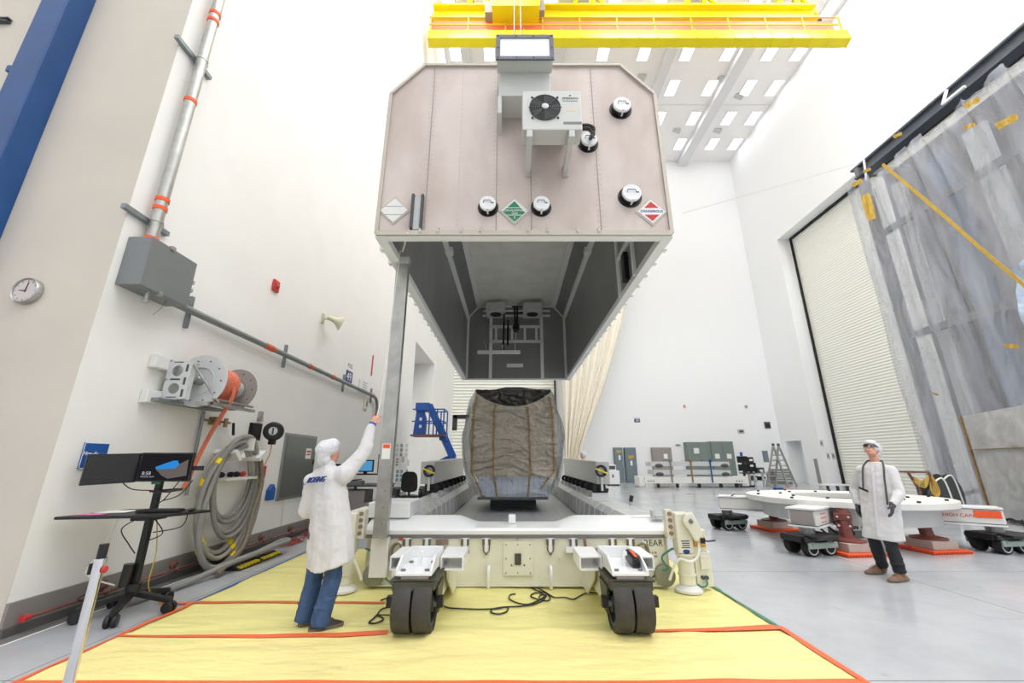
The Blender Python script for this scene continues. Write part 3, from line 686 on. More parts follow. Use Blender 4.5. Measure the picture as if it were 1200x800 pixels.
# stencilled writing
text('REAR', .105, (1.865, TY0-.003, .535), (1, 0, 0), (0, 0, 1), 'ink_dark', tra, 'stencil')
text('GROUND POINT', .034, (1.8, TY0-.003, .215), (1, 0, 0), (0, 0, 1), 'ink_dark', tra, 'stencil')
sn = MB()
for z, x0 in ((.41, 1.62), (.368, 1.66)):
    x = x0
    while x < 1.9: w_ = random.uniform(.02, .045); sn.box((x, TY0-.002, z), (x+w_, TY0, z+.025)); x += w_+random.uniform(.012, .02)
x = -1.28
for x in [q*.045-1.3 for q in range(17)]: sn.box((x, TY0-.002, .41), (x+random.uniform(.015, .03), TY0, .45))
sn.build('stencil_marking', mat('faded_ink', (150, 148, 136), .6), tra)
MB().box((-1.5, TY0-.004, .57), (-1.44, TY0, .605)).build('reflector', 'orange', tra)
# rope loops on the rear panel
for x, m, s_ in ((-1.5, 'cable_brown', 1), (1.7, 'cable_brown', 1)):
    h = MB()
    for k in range(3):
        h.tube([Vector((x+(.06+.012*k)*math.cos(t)*s_, TY0-.03-.012*k, .43+(.1+.008*k)*math.sin(t))) for t in [2*PI*j/24 for j in range(24)]], .011, 6, True)
    h.build('lanyard_loop', mat('lanyard', (128, 120, 100), .7), tra, smooth=True)
    MB().lathe([(.028, 0), (.028, .05)], (x+.03, TY0, .54), (0, -1, 0), 12).build('hook_peg', 'white_gloss', tra)
# brown wooden handles behind the casters
MB().box((-1.0, TY0-.03, .52), (-.84, TY0, .58)).box((-1.1, TY0-.12, .43), (-.9, TY0-.02, .5)).build('wooden_chock', 'brown_wood', tra)
MB().bar((.94, TY0-.1, .62), (.96, TY0-.08, .46), .035).obox((1.02, TY0-.12, .45), (.2, .1, .08)).build('wooden_chock', 'brown_wood', tra)
MB().box((.7, TY0-.1, .44), (.92, TY0, .5)).build('hinge_bracket', 'white_gloss', tra)
# socket under the post, hexagon fitting
MB().box((-1.83, TY0-.1, .15), (-1.6, TY0, .62)).build('post_socket', 'white_paint', tra, bev=.01)
MB().box((-1.53, TY0-.12, .12), (-1.33, TY0, .3)).build('tie_down', 'white_gloss', tra, bev=.02)
MB().lathe([(.055, 0), (.055, .02)], (-1.42, TY0-.12, .2), (0, -1, 0), 6).build('hexagon_cap', 'mid_grey', tra)
# hose reels at both corners with green hose
for x, sg in ((-1.86, -1), (2.06, 1)):
    xr = x+.08 if sg < 0 else x-.1
    h = MB().lathe([(.13, 0), (.13, .05), (.11, .06)], (xr, TY0-.02, .17), (0, -1, 0), 24).build('cable_reel', mat('reel_green', (124, 126, 108), .55), tra, smooth=True)
    MB().tube(spline([(x+sg*.06, TY0-.01, .47), (x+sg*.01, TY0-.05, .47), (xr-.02 if sg > 0 else xr+.07, TY0-.06, .38), (xr+.03, TY0-.08, .26), (xr-.04, TY0-.08, .24)], 6), .012, 8).build('ground_hose', 'green_hose', h, smooth=True)
    e_ = [(xr+.09*(-sg), TY0-.05, .22), (xr-sg*.2, TY0-.08, .12), (xr-sg*.36, TY0-.1, .035), (xr-sg*.62, TY0-.12, .04)] if sg < 0 else [(xr-.1, TY0-.05, .2), (xr-.25, TY0-.08, .12), (xr-.42, TY0-.1, .3)]
    MB().tube(spline(e_, 6), .011, 8).build('ground_hose', 'green_hose' if sg < 0 else 'cable_brown', h, smooth=True)
# ---- casters on outrigger brackets
def wheel(c, r, w, parent):
    c = Vector(c); t = MB()
    t.ring([(r*.8, -w/2), (r*.97, -w/2), (r, -w/2+.012), (r, w/2-.012), (r*.97, w/2), (r*.8, w/2)], c, (1, 0, 0), 40)
    o = t.build('wheel', 'rubber', parent, smooth=True)
    h = MB().ring([(r*.66, -w*.44), (r*.8, -w*.44), (r*.8, w*.44), (r*.66, w*.44)], c, (1, 0, 0), 32).lathe([(r*.3, -w*.47), (r*.3, w*.47)], c, (1, 0, 0), 20)
    for k in range(6): a = PI/3*k; h.bar(c+Vector((0, r*.25*math.cos(a), r*.25*math.sin(a))), c+Vector((0, r*.7*math.cos(a), r*.7*math.sin(a))), .03, w*.5)
    h.build('hub', 'dark_grey', o)
    return o
def caster(cx, sg):       # sg: side that carries the wide pad
    wy = 4.46; r = .24; o_ = lambda a, b: (cx+a, b)
    arm = MB()
    for a in (-.27, .27): pass
    # two rectangular tubes reaching back to the rear panel
    for a0, a1 in ((-.35, -.187), (.18, .42)) if sg < 0 else ((-.42, -.187), (.18, .36)):
        out = MB()
        for p, q in (((a0, .48), (a1, .495)), ((a0, .6), (a1, .615)), ((a0, .495), (a0+.014, .6)), ((a1-.014, .495), (a1, .6))):
            out.prism([(cx+p[0], 4.72, p[1]), (cx+q[0], 4.72, p[1]), (cx+q[0], 4.72, q[1]), (cx+p[0], 4.72, q[1])], (0, .5, 0))
        out.build('outrigger_arm', 'white_gloss', tra)
    MB().box((cx-.16, 4.98, .14), (cx+.16, TY0, .46)).build('outrigger_beam', 'cream_paint', tra)
    # channel bracket over the wheels
    br = MB().box((cx-.18, 4.3, .53), (cx+.17, 4.98, .56)).box((cx-.18, 4.95, .56), (cx+.17, 4.98, .67))
    for a in (-.18, .15): br.prism([(cx+a, 4.3, .55), (cx+a, 4.3, .58), (cx+a, 4.5, .67), (cx+a, 4.98, .67), (cx+a, 4.98, .55)], (.02, 0, 0))
    b_ = br.build('caster_bracket', 'white_gloss', tra, bev=.006)
    bt = MB()
    for a in (-.12, .11):
        for y in (4.37, 4.7): bt.lathe([(.024, 0), (.024, .016)], (cx+a, y, .56), n=6)
    bt.build('bolt', 'mid_grey', b_)
    MB().tube(spline([(cx, 4.55, .56), (cx, 4.55, .65), (cx+.015, 4.55, .69), (cx+.02, 4.55, .66)], 5), .02, 10).build('lifting_eye', 'white_gloss', b_, smooth=True)
    if sg > 0:
        MB().obox((cx+.1, 4.6, .615), (.07, .3, .11), (1, 0, 0), (0, 1, .1), (0, -.1, 1)).build('tool_pouch', 'black', b_, bev=.02)
        MB().obox((cx+.1, 4.55, .675), (.025, .2, .012), (1, 0, 0), (0, 1, .1), (0, -.1, 1)).build('pouch_flap', 'orange', b_)
    k_ = MB().prism([(cx+sg*-.2, 4.98, .47), (cx+sg*-.2, TY0, .4), (cx+sg*-.2, TY0, .04), (cx+sg*-.2, 5.55, .04), (cx+sg*-.2, 5.1, .3)], (sg*-.02, 0, 0)).build('gusset', 'cream_paint', tra)
    MB().box((cx-.13, 4.33, .495), (cx+.13, 4.76, .53)).box((cx-.16, 4.35, .512), (cx-.04, 4.74, .528)).build('wear_plate', 'concrete', tra)
    f = MB().box((cx-.2, 4.3, .405), (cx+.2, 4.8, .495)).box((cx-.225, 4.3, .475), (cx+.225, 4.78, .497)).build('fork', 'olive', tra, bev=.006)
    for s_ in (-1, 1):
        MB().prism([(cx+s_*.2, 4.4, .42), (cx+s_*.2, 4.76, .42), (cx+s_*.2, 4.62, .18), (cx+s_*.2, 4.46, .18)], (s_*.02, 0, 0)).build('fork_leg', 'olive', f)
        MB().box((cx+s_*.21, 4.4, .24), (cx+s_*.27, 4.47, .33)).build('brake_lug', 'black', f)
    wheel((cx-.096, wy, r+.02), r, .17, f); wheel((cx+.096, wy, r+.02), r, .17, f)
    MB().cyl((cx-.22, wy, r+.02), (cx+.22, wy, r+.02), .03, n=12).build('axle', 'grey_metal', f)
caster(-.93, -1); caster(1.13, 1)
# ---- levelling jacks at the corners
def jack(x, sg):
    y = TY0-.14
    j = MB().cyl((x, y, .1), (x, y, .45), .1, .095, 20).cyl((x, y, .42), (x, y, .45), .115, n=20).cyl((x, y, .2), (x, y, .22), .112, n=20).build('levelling_jack', 'cream_paint', tra, smooth=True)
    MB().box((x-.11, y-.09, .45), (x+.09, y+.1, .93)).build('gear_housing', 'cream_paint', j, bev=.02)
    MB().lathe([(.17, .02), (.17, .045), (.13, .07), (.09, .1)], (x, y, 0), n=32).build('foot', 'white_paint', j, smooth=True)
    cr_ = MB().prism([(x+.0, y-.1, .93), (x+.1, y-.1, .95), (x+.2, y-.1, .72), (x+.19, y-.1, .6), (x+.1, y-.1, .6), (x-.04, y-.1, .84)], (0, -.06, 0)).build('crank_case', 'cream_paint', j, bev=.02)
    MB().lathe([(.03, 0), (.02, .03)], (x+.06, y-.16, .84), (0, -1, 0), 12).build('crank_hub', 'mid_grey', cr_)
    MB().tube([(x+.2, y-.12, .62), (x+.24, y-.16, .61), (x+.34, y-.16, .62)], .01, 6).box((x+.15, y-.19, .59), (x+.2, y-.16, .65)).build('crank_handle', 'black', cr_)
    MB().tube(spline([(x+.15, y-.12, .6), (x+.1, y-.16, .45), (x+.0, y-.17, .38), (x-.14, y-.12, .39), (x-.24, y-.04, .15)], 6), .017, 8).build('strut_hose', 'white_paint', j, smooth=True)
    st = MB().box((x-.2, y-.02, .62), (x-.11, y+.1, .96)).build('button_strip', 'cream_paint', j)
    for k in range(4): MB().lathe([(.026, 0), (.026, .02)], (x-.155, y-.02, .68+.078*k), (0, -1, 0), 14).build('button', 'brown_wood', st)
    for dz in (.0, .025, .05, .075): MB().box((x-.07+random.uniform(0, .02), y-.092, .52+dz), (x+.04, y-.09, .532+dz)).build('label_line', 'ink_dark', j)
    MB().ball((x-.01, y-.09, .48), (.045, .006, .025), 12).build('oval_badge', 'ink_blue', j)
    mo = MB().box((x+.12, y+.0, .06), (x+.33, y+.12, .46)).box((x+.09, y+.0, .46), (x+.3, y+.16, .72)).build('motor_box', 'cream_paint', j, bev=.01)
    MB().box((x+.12, y-.03, .52), (x+.275, y-.0, .64)).build('amber_window', 'amber', mo, bev=.03)
    MB().box((x+.18, y-.03, .26), (x+.29, y, .42)).build('switch_box', 'cream_paint', mo, bev=.008)
    MB().lathe([(.022, 0), (.022, .03)], (x+.19, y, .17), (0, -1, 0), 12).lathe([(.022, 0), (.022, .03)], (x+.24, y, .17), (0, -1, 0), 12).build('connector', 'dark_grey', mo)
    MB().tube(spline([(x+.22, y-.03, .17), (x+.22, y-.05, .1), (x+.16, y-.04, .07), (x+.12, y, .09)], 5), .011, 6).build('connector_cable', 'green_hose', mo)
def flip(o, x):
    if o.type == 'MESH' and o.name not in FLIPPED:
        FLIPPED.add(o.name); me = o.data
        for v in me.vertices: v.co.x = 2*(x-tra.location.x)-v.co.x
        me.flip_normals()
    for c in o.children: flip(c, x)
FLIPPED = set()
jack(2.21, 1); before = set(tra.children); jack(-2.12, -1)
for o in set(tra.children)-before: flip(o, -2.12)
# corner box and handrail lumps on the left rail
cb = MB().box((-2.0, 6.05, .82), (-1.42, 6.75, 1.02)).build('corner_box', 'white_gloss', tra, bev=.01)
MB().box((-2.28, 6.1, .55), (-2.0, 6.7, .9)).box((-2.9, 6.4, .72), (-2.28, 6.9, .78)).build('side_step', 'white_paint', tra)
MB().box((1.95, 5.98, .83), (2.1, 6.1, .86)).box((1.93, 5.98, .83), (1.96, 6.1, .92)).build('stop_bracket', 'pale_grey', tra)
for py, px in ((583, 731), (590, 757)):
    p = at(px, py, 9.5 if px == 731 else 7.6); p.x = TX+W2-.03
    MB().bar((p.x, p.y, .82), (p.x+.02, p.y, .9), .025).build('latch_stem', 'alu', tra)
    MB().bar((p.x+.02, p.y, .89), (p.x+.05, p.y, .99), .055).build('latch_handle', 'black', tra)
# shock mounts and sheet metal covers on the rails
for s_ in (-1, 1):
    x = TX+s_*(W2-.1); y0, y1 = 9.45, 15.2
    c = MB().prism([(x-.12*s_, y0, 1.08), (x-.12*s_, y0, 1.56), (x-.12*s_, y1, 1.66), (x-.12*s_, y1, 1.08)], (s_*.3, 0, 0)).build('side_cover', mat('cover_grey', (178, 178, 178), .3, .35), tra, bev=.01)
    wy = y0-.03; wc = Vector((x-.02*s_, y0-.06, 1.36))
    MB().ring([(.08, -.03), (.13, -.03), (.13, .03), (.08, .03)], wc, (0, 1, 0), 20).build('end_wheel', 'black', tra)
    MB().bar(wc+Vector((-.13, -.04, .05)), wc+Vector((.13, -.04, -.05)), .06, .03).build('yellow_strap', 'yellow', tra)
    MB().cyl(wc+Vector((0, 0, -.1)), (wc.x, wc.y, .95), .03, n=8).build('end_post', 'pale_grey', tra)
    k = 0
    y = y0+.1
    while y < y1:
        MB().ring([(.03, -.08), (.1, -.08), (.1, .08), (.03, .08)], (x-s_*.12, y, .98), (0, 1, 0), 14).box((x-.07, y-.1, .9), (x+.07, y+.1, 1.08)).build('shock_mount', 'black_matt', tra)
        MB().box((x-s_*.25, y-.2, .82), (x+.1, y+.2, .9)).build('mount_base', 'pale_grey', tra); y += .8
# ================================================================ GUIDE POST
gp = thing('guide_post', 'tall grey aluminium guide post standing at the left rear corner of the trailer', 'post', (-1.7, TY0-.18, .62))
p = Vector((-1.685, TY0-.19, 0))
MB().box((p.x-.09, p.y-.05, .63), (p.x+.09, p.y-.035, 4.49)).box((p.x-.09, p.y-.035, .63), (p.x-.075, p.y+.05, 4.49)).box((p.x+.075, p.y-.035, .63), (p.x+.09, p.y+.05, 4.49)).build('channel', 'alu', gp)
MB().box((p.x-.095, p.y-.055, 4.49), (p.x+.095, p.y+.055, 4.6)).build('top_cap', 'pale_grey', gp)
MB().box((p.x-.06, p.y-.053, 1.6), (p.x+.05, p.y-.05, 1.8)).build('label_sticker', 'paper', gp)
MB().box((p.x-.05, p.y-.055, 1.74), (p.x+.04, p.y-.053, 1.79)).build('orange_mark', 'orange', gp)
gb = MB()
for z in (.8, 1.0, 1.2): gb.ball((p.x+.02, p.y-.05, z), .01, 6)
gb.build('bolt', 'mid_grey', gp)
# ================================================================ WRAPPED SATELLITE
sat = thing('wrapped_satellite', 'satellite wrapped in crinkled grey brown plastic film inside the trailer tub', 'satellite', (-.05, 11.2, .39))
SY0, SY1, SXC = 10.45, 13.2, .03
def oct_(y, k=1.0, dz=0, sh=0):
    pts = [(-.9, .82), (.86, .82), (1.14, 1.3), (1.3, 2.1), (1.12, 3.1), (.95, 3.36), (-.95, 3.32), (-1.12, 3.05), (-1.3, 2.2), (-1.2, 1.35)]
    out = []
    for i in range(len(pts)):
        a, c = pts[i], pts[(i+1) % len(pts)]
        for j in range(8):
            t = j/8; out.append(Vector((SXC+(a[0]+(c[0]-a[0])*t)*k, y, 2.1+((a[1]+(c[1]-a[1])*t)-2.1)*k+dz)))
    return out
core = MB().loft([oct_(SY0+.18, .88), oct_(SY1-.1, .9)]).build('satellite_body', mat('body_taupe', (140, 130, 112), .6), sat)
MB().box((SXC-.84, SY0+.0, .74), (SXC+.82, SY0+.03, 1.2)).build('lower_panel', mat('pale_panel', (196, 206, 220), .45), sat)
pl = MB()
for k in range(13): x = SXC-.8+k*.13; pl.box((x, SY0-.003, .76), (x+.006, SY0, 1.19))
pl.build('panel_joint', 'mid_grey', sat)
MB().grid(lambda u, v: Vector((SXC+(u-.5)*1.96, SY0+.08-.07*max(0, 1-4*abs(noise.noise(Vector((u*6, v*5+u*2, 1)))))+.05*noise.noise(Vector((u*14, v*9, 4))), 2.62+.74*v)), 70, 30).build('upper_film', mat('foil_dark', (74, 72, 68), .18, .3), sat, smooth=True)
def wrap_front(u, v):
    # u across, v from bottom (0) to top (1): taut film with sagging folds
    half = .84+.22*min(1, v*4.2)-.1*max(0, v-.85)/.15; x = SXC+(2*u-1)*half
    z = .72+v*2.55 - .36*math.sin(PI*u)**.8*max(0, (v-.5)/.5)**1.5
    zz = z+.5*(x*x+.06)**.5-.25*x*x
    f = noise.noise(Vector((x*.9, zz*2.6, 3)))*.06 - .05*max(0, 1-5*abs(noise.noise(Vector((x*.8, zz*3.1, 8))))) - .025*max(0, 1-4*abs(noise.noise(Vector((x*2.2, zz*5.5, 2))))) + .014*abs(noise.noise(Vector((x*9, z*11, 5))))
    sag = math.sin(zz*8+1.2*math.sin(x*1.3))*.018*max(0, min(1, (z-1.2)))
    return Vector((x, SY0-.06+f+sag, z))
MB().grid(lambda u, v: wrap_front(u, .19+.81*v), 110, 130).build('front_film', 'wrap_film', sat, smooth=True)
MB().grid(lambda u, v: wrap_front(u, .19*v)+Vector((0, -.02, 0)), 60, 16).build('skirt_film', 'skirt_film', sat, smooth=True)
rings = []
for k in range(15):
    t = k/14; y = SY0-.05+(SY1-SY0+.1)*t; r = oct_(y, 1.0)
    for i, q in enumerate(r):
        nn = noise.noise(Vector((q.x*2.2, q.y*1.5, q.z*2.2)))*.06; d = (q-Vector((SXC, y, 2.1))).normalized(); q += d*nn
    rings.append(r)
vs = [p for r in rings for p in r]; n = len(rings[0])
fs = [(j*n+i, j*n+(i+1) % n, (j+1)*n+(i+1) % n, (j+1)*n+i) for j in range(len(rings)-1) for i in range(n)]
MB().add(vs, fs).build('side_film', 'wrap_side', sat, smooth=True)
# corner flaps of film flaring past the front edges
for s_ in (-1, 1):
    def flap(u, v, s_=s_):
        z = .78+v*2.5; inner = .84+.22*min(1, v*4.2)-.1*max(0, v-.85)/.15; outer = .95+.36*math.sin(PI*min(1, .05+v*.95))**.8
        w = inner+(outer-inner)*u
        return Vector((SXC+s_*w, SY0-.06+.28*u+noise.noise(Vector((u*3, z*3, s_*4)))*.05, z))
    MB().grid(flap, 10, 40).build('corner_film', 'wrap_side', sat, smooth=True)
def tape_on(pts, w, m='masking_tape'):
    MB().add([q+Vector((s_*w/2 if not hz else 0, -.035, 0 if not hz else s_*w/2)) for q in pts for s_ in (-1, 1)], [(2*i, 2*i+1, 2*i+3, 2*i+2) for i in range(len(pts)-1)]).build('tape_strip', m, sat)
hz = False
for u0, u1, v0, v1 in ((.02, .03, .24, .97), (.27, .27, .0, .98), (.7, .68, 0, .97), (.97, .965, .24, .97)):
    tape_on([wrap_front(u0+(u1-u0)*t, v0+(v1-v0)*t) for t in [k/40 for k in range(41)]], .045)
hz = True
tape_on([wrap_front(.0+.03*t, .72) for t in [k/10 for k in range(11)]], .035)
hz = False
tape_on([wrap_front(.02+.05*(1-t)*1.0, .0+.24*t) for t in [k/10 for k in range(11)]], .045)
tape_on([wrap_front(.86+.11*t, .08+.16*t) for t in [k/10 for k in range(11)]], .05)
cap = MB()
cap.loft([[Vector((SXC+x, SY0+.1+dy, z)) for x, z in ((-1.0, 2.95), (-.98, 3.34), (-.45, 3.38), (-.2, 3.44), (.2, 3.44), (.45, 3.4), (.98, 3.36), (1.02, 2.95))] for dy in (0.02, 1.2)])
cap.build('top_cover', 'dark_grey', sat)
MB().box((SXC-.86, SY0-.1, .68), (SXC+.84, SY1, .73)).build('pallet', 'dark_grey', sat)
MB().box((SXC-.6, SY0+.9, .393), (SXC+.6, SY1-.3, .68)).build('pedestal', 'dark_grey', sat)
MB().box((SXC-1.62, SY0+.5, 2.35), (SXC-1.5, SY0+.6, 2.75)).box((SXC-1.6, SY0+.5, 2.66), (SXC-1.18, SY0+.6, 2.76)).build('side_arm', 'dark_grey', sat)
# ================================================================ LEFT WALL EQUIPMENT
X0 = XL+.003
UP, NX, RY = Vector((0, 0, 1)), Vector((1, 0, 0)), Vector((0, 1, 0))     # along the wall to the right is +Y
# blue steel column
bc = thing('steel_column', 'tall blue painted steel column beside the shaded beige wall', 'column', (-6.36, 4.2, 0))
MB().box((-6.54, 4.05, 0), (-6.17, 4.335, ZC-.5)).build('shaft', 'blue_steel', bc, bev=.01)
for z in (2.4, 4.3, 6.5, 9.2): MB().box((-6.68, 4.1, z), (-6.54, 4.2, z+.1)).build('lug', 'blue_steel', bc, bev=.008)
for px, py, nm in ((5, 26, 'first'),):
    p = at(px, py, 4.33); g = thing('wall_bracket', 'small dark metal bracket on the wall left of the blue column', 'bracket', p)
    MB().box((p.x-.12, 4.28, p.z-.03), (p.x+.1, 4.335, p.z-.01)).box((p.x-.12, 4.28, p.z+.02), (p.x+.1, 4.335, p.z+.04)).box((p.x-.05, 4.29, p.z-.01), (p.x+.0, 4.335, p.z+.02)).build('plate', 'dark_grey', g)
# clock
cp = at(35, 342, 4.33); ck = thing('wall_clock', 'round silver rimmed clock on the shaded beige wall', 'clock', cp)
D = Vector((0, -1, 0))
MB().ring([(.135, 0), (.155, .0), (.155, .05), (.146, .065), (.135, .055)], cp, D, 40).build('rim', 'alu', ck, smooth=True)
MB().lathe([(.137, .0), (.137, .045)], cp, D, 40).build('face', mat('clock_face', (206, 196, 194), .5), ck)
tk = MB()
for k in range(12):
    a = PI/6*k; d = Vector((math.sin(a), 0, math.cos(a))); tk.bar(cp+d*.105+D*.046, cp+d*.125+D*.046, .006, .002)
tk.build('hour_mark', 'ink_dark', ck)
for a, l, w_ in ((-PI/2, .07, .012), (.12, .1, .009)):
    d = Vector((math.sin(a), 0, math.cos(a))); MB().bar(cp-d*.02+D*.049, cp+d*l+D*.049, w_, .003).build('hand', 'black', ck)
# junction box
jy0, jy1, jz0, jz1 = 4.44, 5.17, 3.6, 4.24
jb = thing('junction_box', 'grey steel junction box on the left wall under the vertical pipe', 'electrical box', (X0, 4.8, jz0))
MB().box((X0, jy0, jz0), (X0+.29, jy1, jz1)).build('body', 'steel_box', jb, bev=.005)
MB().box((X0+.29, jy0, jz0), (X0+.305, jy1, jz1)).build('door', 'steel_box', jb, bev=.003)
for y, z in ((jy0+.3, jz1+.0), (jy0+.28, jz0-.0)): MB().box((X0+.28, y-.03, z-.03), (X0+.325, y+.03, z+.025)).build('clip', 'alu', jb)
for z in (jz0+.22, jz0+.34): MB().box((X0+.22, jy1, z), (X0+.3, jy1+.04, z+.05)).build('hinge', 'alu', jb)
MB().cyl((X0+.2, jy0+.23, jz0), (X0+.2, jy0+.23, jz0-.1), .03, n=12).ball((X0+.2, jy0+.23, jz0-.12), .04, 10).build('drain_fitting', 'alu', jb)
MB().tube(spline([(X0+.2, jy0+.5, jz0), (X0+.22, jy0+.45, jz0-.12), (X0+.2, jy0+.38, jz0-.25)], 5), .004, 5).build('loose_wire', 'alu', jb)
# vertical conduit
vp = thing('vertical_conduit', 'silver metal pipe running up the left wall from the junction box', 'pipe', (X0+.14, 4.55, jz1))
vx, vy = X0+.13, 4.6
MB().cyl((vx, vy, jz1), (vx, vy, 19), .068, n=20).build('pipe', 'alu', vp, smooth=True)
def zat(py): return wx(0, py, X0).z
for z0 in (4.27, 4.72, 4.85, 6.5, 8.05, 8.2): MB().cyl((vx, vy, z0), (vx, vy, z0+.05), .078, n=20).build('orange_band', 'orange', vp, smooth=True)
for z in (4.55, 7.3, 10.2):
    st = MB().box((X0, vy-.36, z-.03), (X0+.06, vy+.3, z+.03)).build('strut', 'galv', vp)
    MB().ring([(.068, -.015), (.076, -.015), (.076, .015), (.068, .015)], (vx, vy, z), UP, 20).box((vx-.01, vy+.07, z-.015), (vx+.01, vy+.11, z+.015)).build('pipe_clamp', 'alu', st)
# horizontal conduit
hc = thing('horizontal_conduit', 'grey conduit running along the left wall with orange bands and strut supports', 'pipe', (X0, 9, 3.6))
hx = X0+.1
pts = [(hx, jy1, 3.66), (hx, 13.3, 3.66), (hx, 13.75, 3.62), (hx, 13.95, 3.45), (hx, 14.0, 3.3), (hx, 14.0, 3.05)]
MB().tube([pts[0], (hx, 9, 3.66)] + spline(pts[1:5], 6) + [pts[5]], .052, 14).build('pipe', mat('conduit', (136, 142, 140), .45, .3), hc, smooth=True)
for y in (7.35, 7.5, 9.05, 10.3, 13.45): MB().cyl((hx, y, 3.66), (hx, y+.09, 3.66), .06, n=16).build('orange_band', 'orange', hc, smooth=True)
for z in (3.05, 2.95): MB().cyl((hx, 14, z), (hx, 14, z+.06), .06, n=16).build('orange_band', 'orange', hc, smooth=True)
for y in (5.55, 8.15, 11.2, 13.5): MB().box((X0, y-.025, 3.42), (X0+.05, y+.025, 3.9)).build('strut', 'galv', hc)
# alarm, horn, devices
p = wx(322, 335, X0); fa = thing('fire_alarm', 'small red fire alarm high on the left wall', 'alarm', p)
MB().box((X0, p.y-.1, p.z-.12), (X0+.05, p.y+.1, p.z+.12)).build('housing', 'red', fa, bev=.02)
MB().ball((X0+.05, p.y, p.z), (.05, .05, .06), 12).build('lens', mat('lens_red', (170, 60, 60), .2), fa)
p = wx(378, 373, X0); hn = thing('horn_speaker', 'small beige horn loudspeaker high on the left wall', 'loudspeaker', p)
MB().box((X0, p.y-.07, p.z-.12), (X0+.03, p.y+.05, p.z+.12)).bar((X0, p.y, p.z), (X0+.22, p.y+.04, p.z), .04).build('mount', mat('horn_beige', (196, 194, 168), .5), hn)
q = Vector((X0+.2, p.y+.0, p.z)); d = Vector((.75, .6, -.25))
MB().lathe([(.06, -.08), (.06, .04), (.08, .12), (.12, .2), (.2, .27), (.2, .28), (.11, .18), (.03, .1)], q, d, 24).build('horn', mat('horn_cream', (204, 202, 176), .5), hn, smooth=True)
p = wx(428, 473, X0)
wd = thing('wall_device', 'beige round edged detector on the left wall under the conduit end', 'detector', p)
MB().box((X0, p.y-.14, p.z-.2), (X0+.05, p.y+.14, p.z+.2)).build('housing', 'cream_paint', wd, bev=.04)
MB().ball((X0+.05, p.y, p.z), (.03, .07, .1), 10).build('lens', 'taupe', wd)
p = wx(436, 428, X0)
tag(MB().box((X0, p.y-.04, p.z-.35), (X0+.02, p.y+.04, p.z+.35)).build('warning_strip', 'red_ink', bev=.005), 'narrow red vertical strip label on the left wall above the conduit end', 'label')
# signs
def sign(p, w_, h_, m, label, name='wall_sign', cat='sign', group=None, th=.012):
    t = thing(name, label, cat, p, group)
    MB().box((X0, p.y-w_/2, p.z-h_/2), (X0+th, p.y+w_/2, p.z+h_/2)).build('panel', m, t)
    return t
p = Vector((X0, 4.77, 1.635)); s_ = sign(p, .29, .28, 'blue_sign', 'blue and white sign on the left wall half hidden by the dark monitor')
bd = MB()
for a, c in (((-.145, -.14), (.145, -.132)), ((-.145, .132), (.145, .14)), ((-.145, -.14), (-.138, .14)), ((.138, -.14), (.145, .14))): bd.box((X0+.012, p.y+a[0], p.z+a[1]), (X0+.014, p.y+c[0], p.z+c[1]))
bd.build('white_border', 'paper', s_)
text('Non-dis', .06, (X0+.014, p.y-.135, p.z+.02), RY, UP, 'paper', s_, align='LEFT', sx=.85)
p = wx(409, 437, X0); s_ = sign(p, .5, .62, 'paper', 'small blue and white number sign on the left wall above the conduit')
MB().box((X0+.012, p.y-.24, p.z-.3), (X0+.016, p.y+.24, p.z+.06)).build('blue_field', 'ink_blue', s_)
text('49', .34, (X0+.017, p.y, p.z-.12), RY, UP, 'paper', s_)
text('POD', .17, (X0+.013, p.y, p.z+.2), RY, UP, 'ink_dark', s_)
p = wx(425, 453, X0); s_ = sign(p, .75, .42, 'paper', 'white notice with dark lines on the left wall beside the conduit end', 'wall_notice', 'notice')
ln = MB()
for k in range(5): ln.box((X0+.012, p.y-.05, p.z-.16+.075*k), (X0+.014, p.y+.34, p.z-.14+.075*k))
ln.box((X0+.012, p.y-.36, p.z-.18), (X0+.014, p.y-.33, p.z+.18)).build('printed_line', 'mid_grey', s_)
for k, (px, py, hp, m) in enumerate(((466, 527, 17, 'pale_grey'), (471, 527, 17, 'taupe'), (477, 527, 17, 'pale_grey'), (466, 541, 10, 'taupe'), (473, 538, 7, 'concrete'), (479, 542, 7, 'pale_grey'), (466, 557, 15, 'teal_sticker'), (471, 557, 15, 'teal_sticker'), (477, 557, 15, 'teal_sticker'))):
    p = wx(px-1, py, X0); h_ = hp/490*p.y
    t = sign(p, .52, h_, 'paper', '%s notice sheet, %s of the %s row of sheets beyond the guide post' % (('grey printed', 'brown printed', 'grey printed', 'brown printed', 'tan printed', 'grey printed', 'teal printed', 'teal printed', 'teal printed')[k], ('leftmost', 'middle', 'rightmost')[k % 3], ('top', 'middle', 'bottom')[k//3]), 'notice_sheet', 'notice', 'notice sheets beyond the guide post')
    q = MB()
    for j in range(3): q.box((X0+.012, p.y-.2, p.z-h_*.42+h_*.3*j), (X0+.014, p.y+.2, p.z-h_*.2+h_*.3*j))
    q.build('printed_block', m, t)
# hose reel on a bracket
hr = thing('hose_reel', 'large grey wall mounted reel with coral red air hose', 'hose reel', (X0, 5.9, 2.3))
for z in (2.36, 2.82): MB().box((X0, 5.14, z-.07), (X0+.1, 5.36, z+.1)).build('wall_pad', 'white_paint', hr, bev=.01)
MB().box((X0+.02, 5.2, 2.32), (X0+.2, 6.45, 2.36)).box((X0, 5.3, 2.36), (X0+.06, 6.3, 2.42)).box((X0, 5.3, 2.85), (X0+.06, 5.9, 2.91)).build('wall_frame', 'galv', hr)
fx = X0+.24
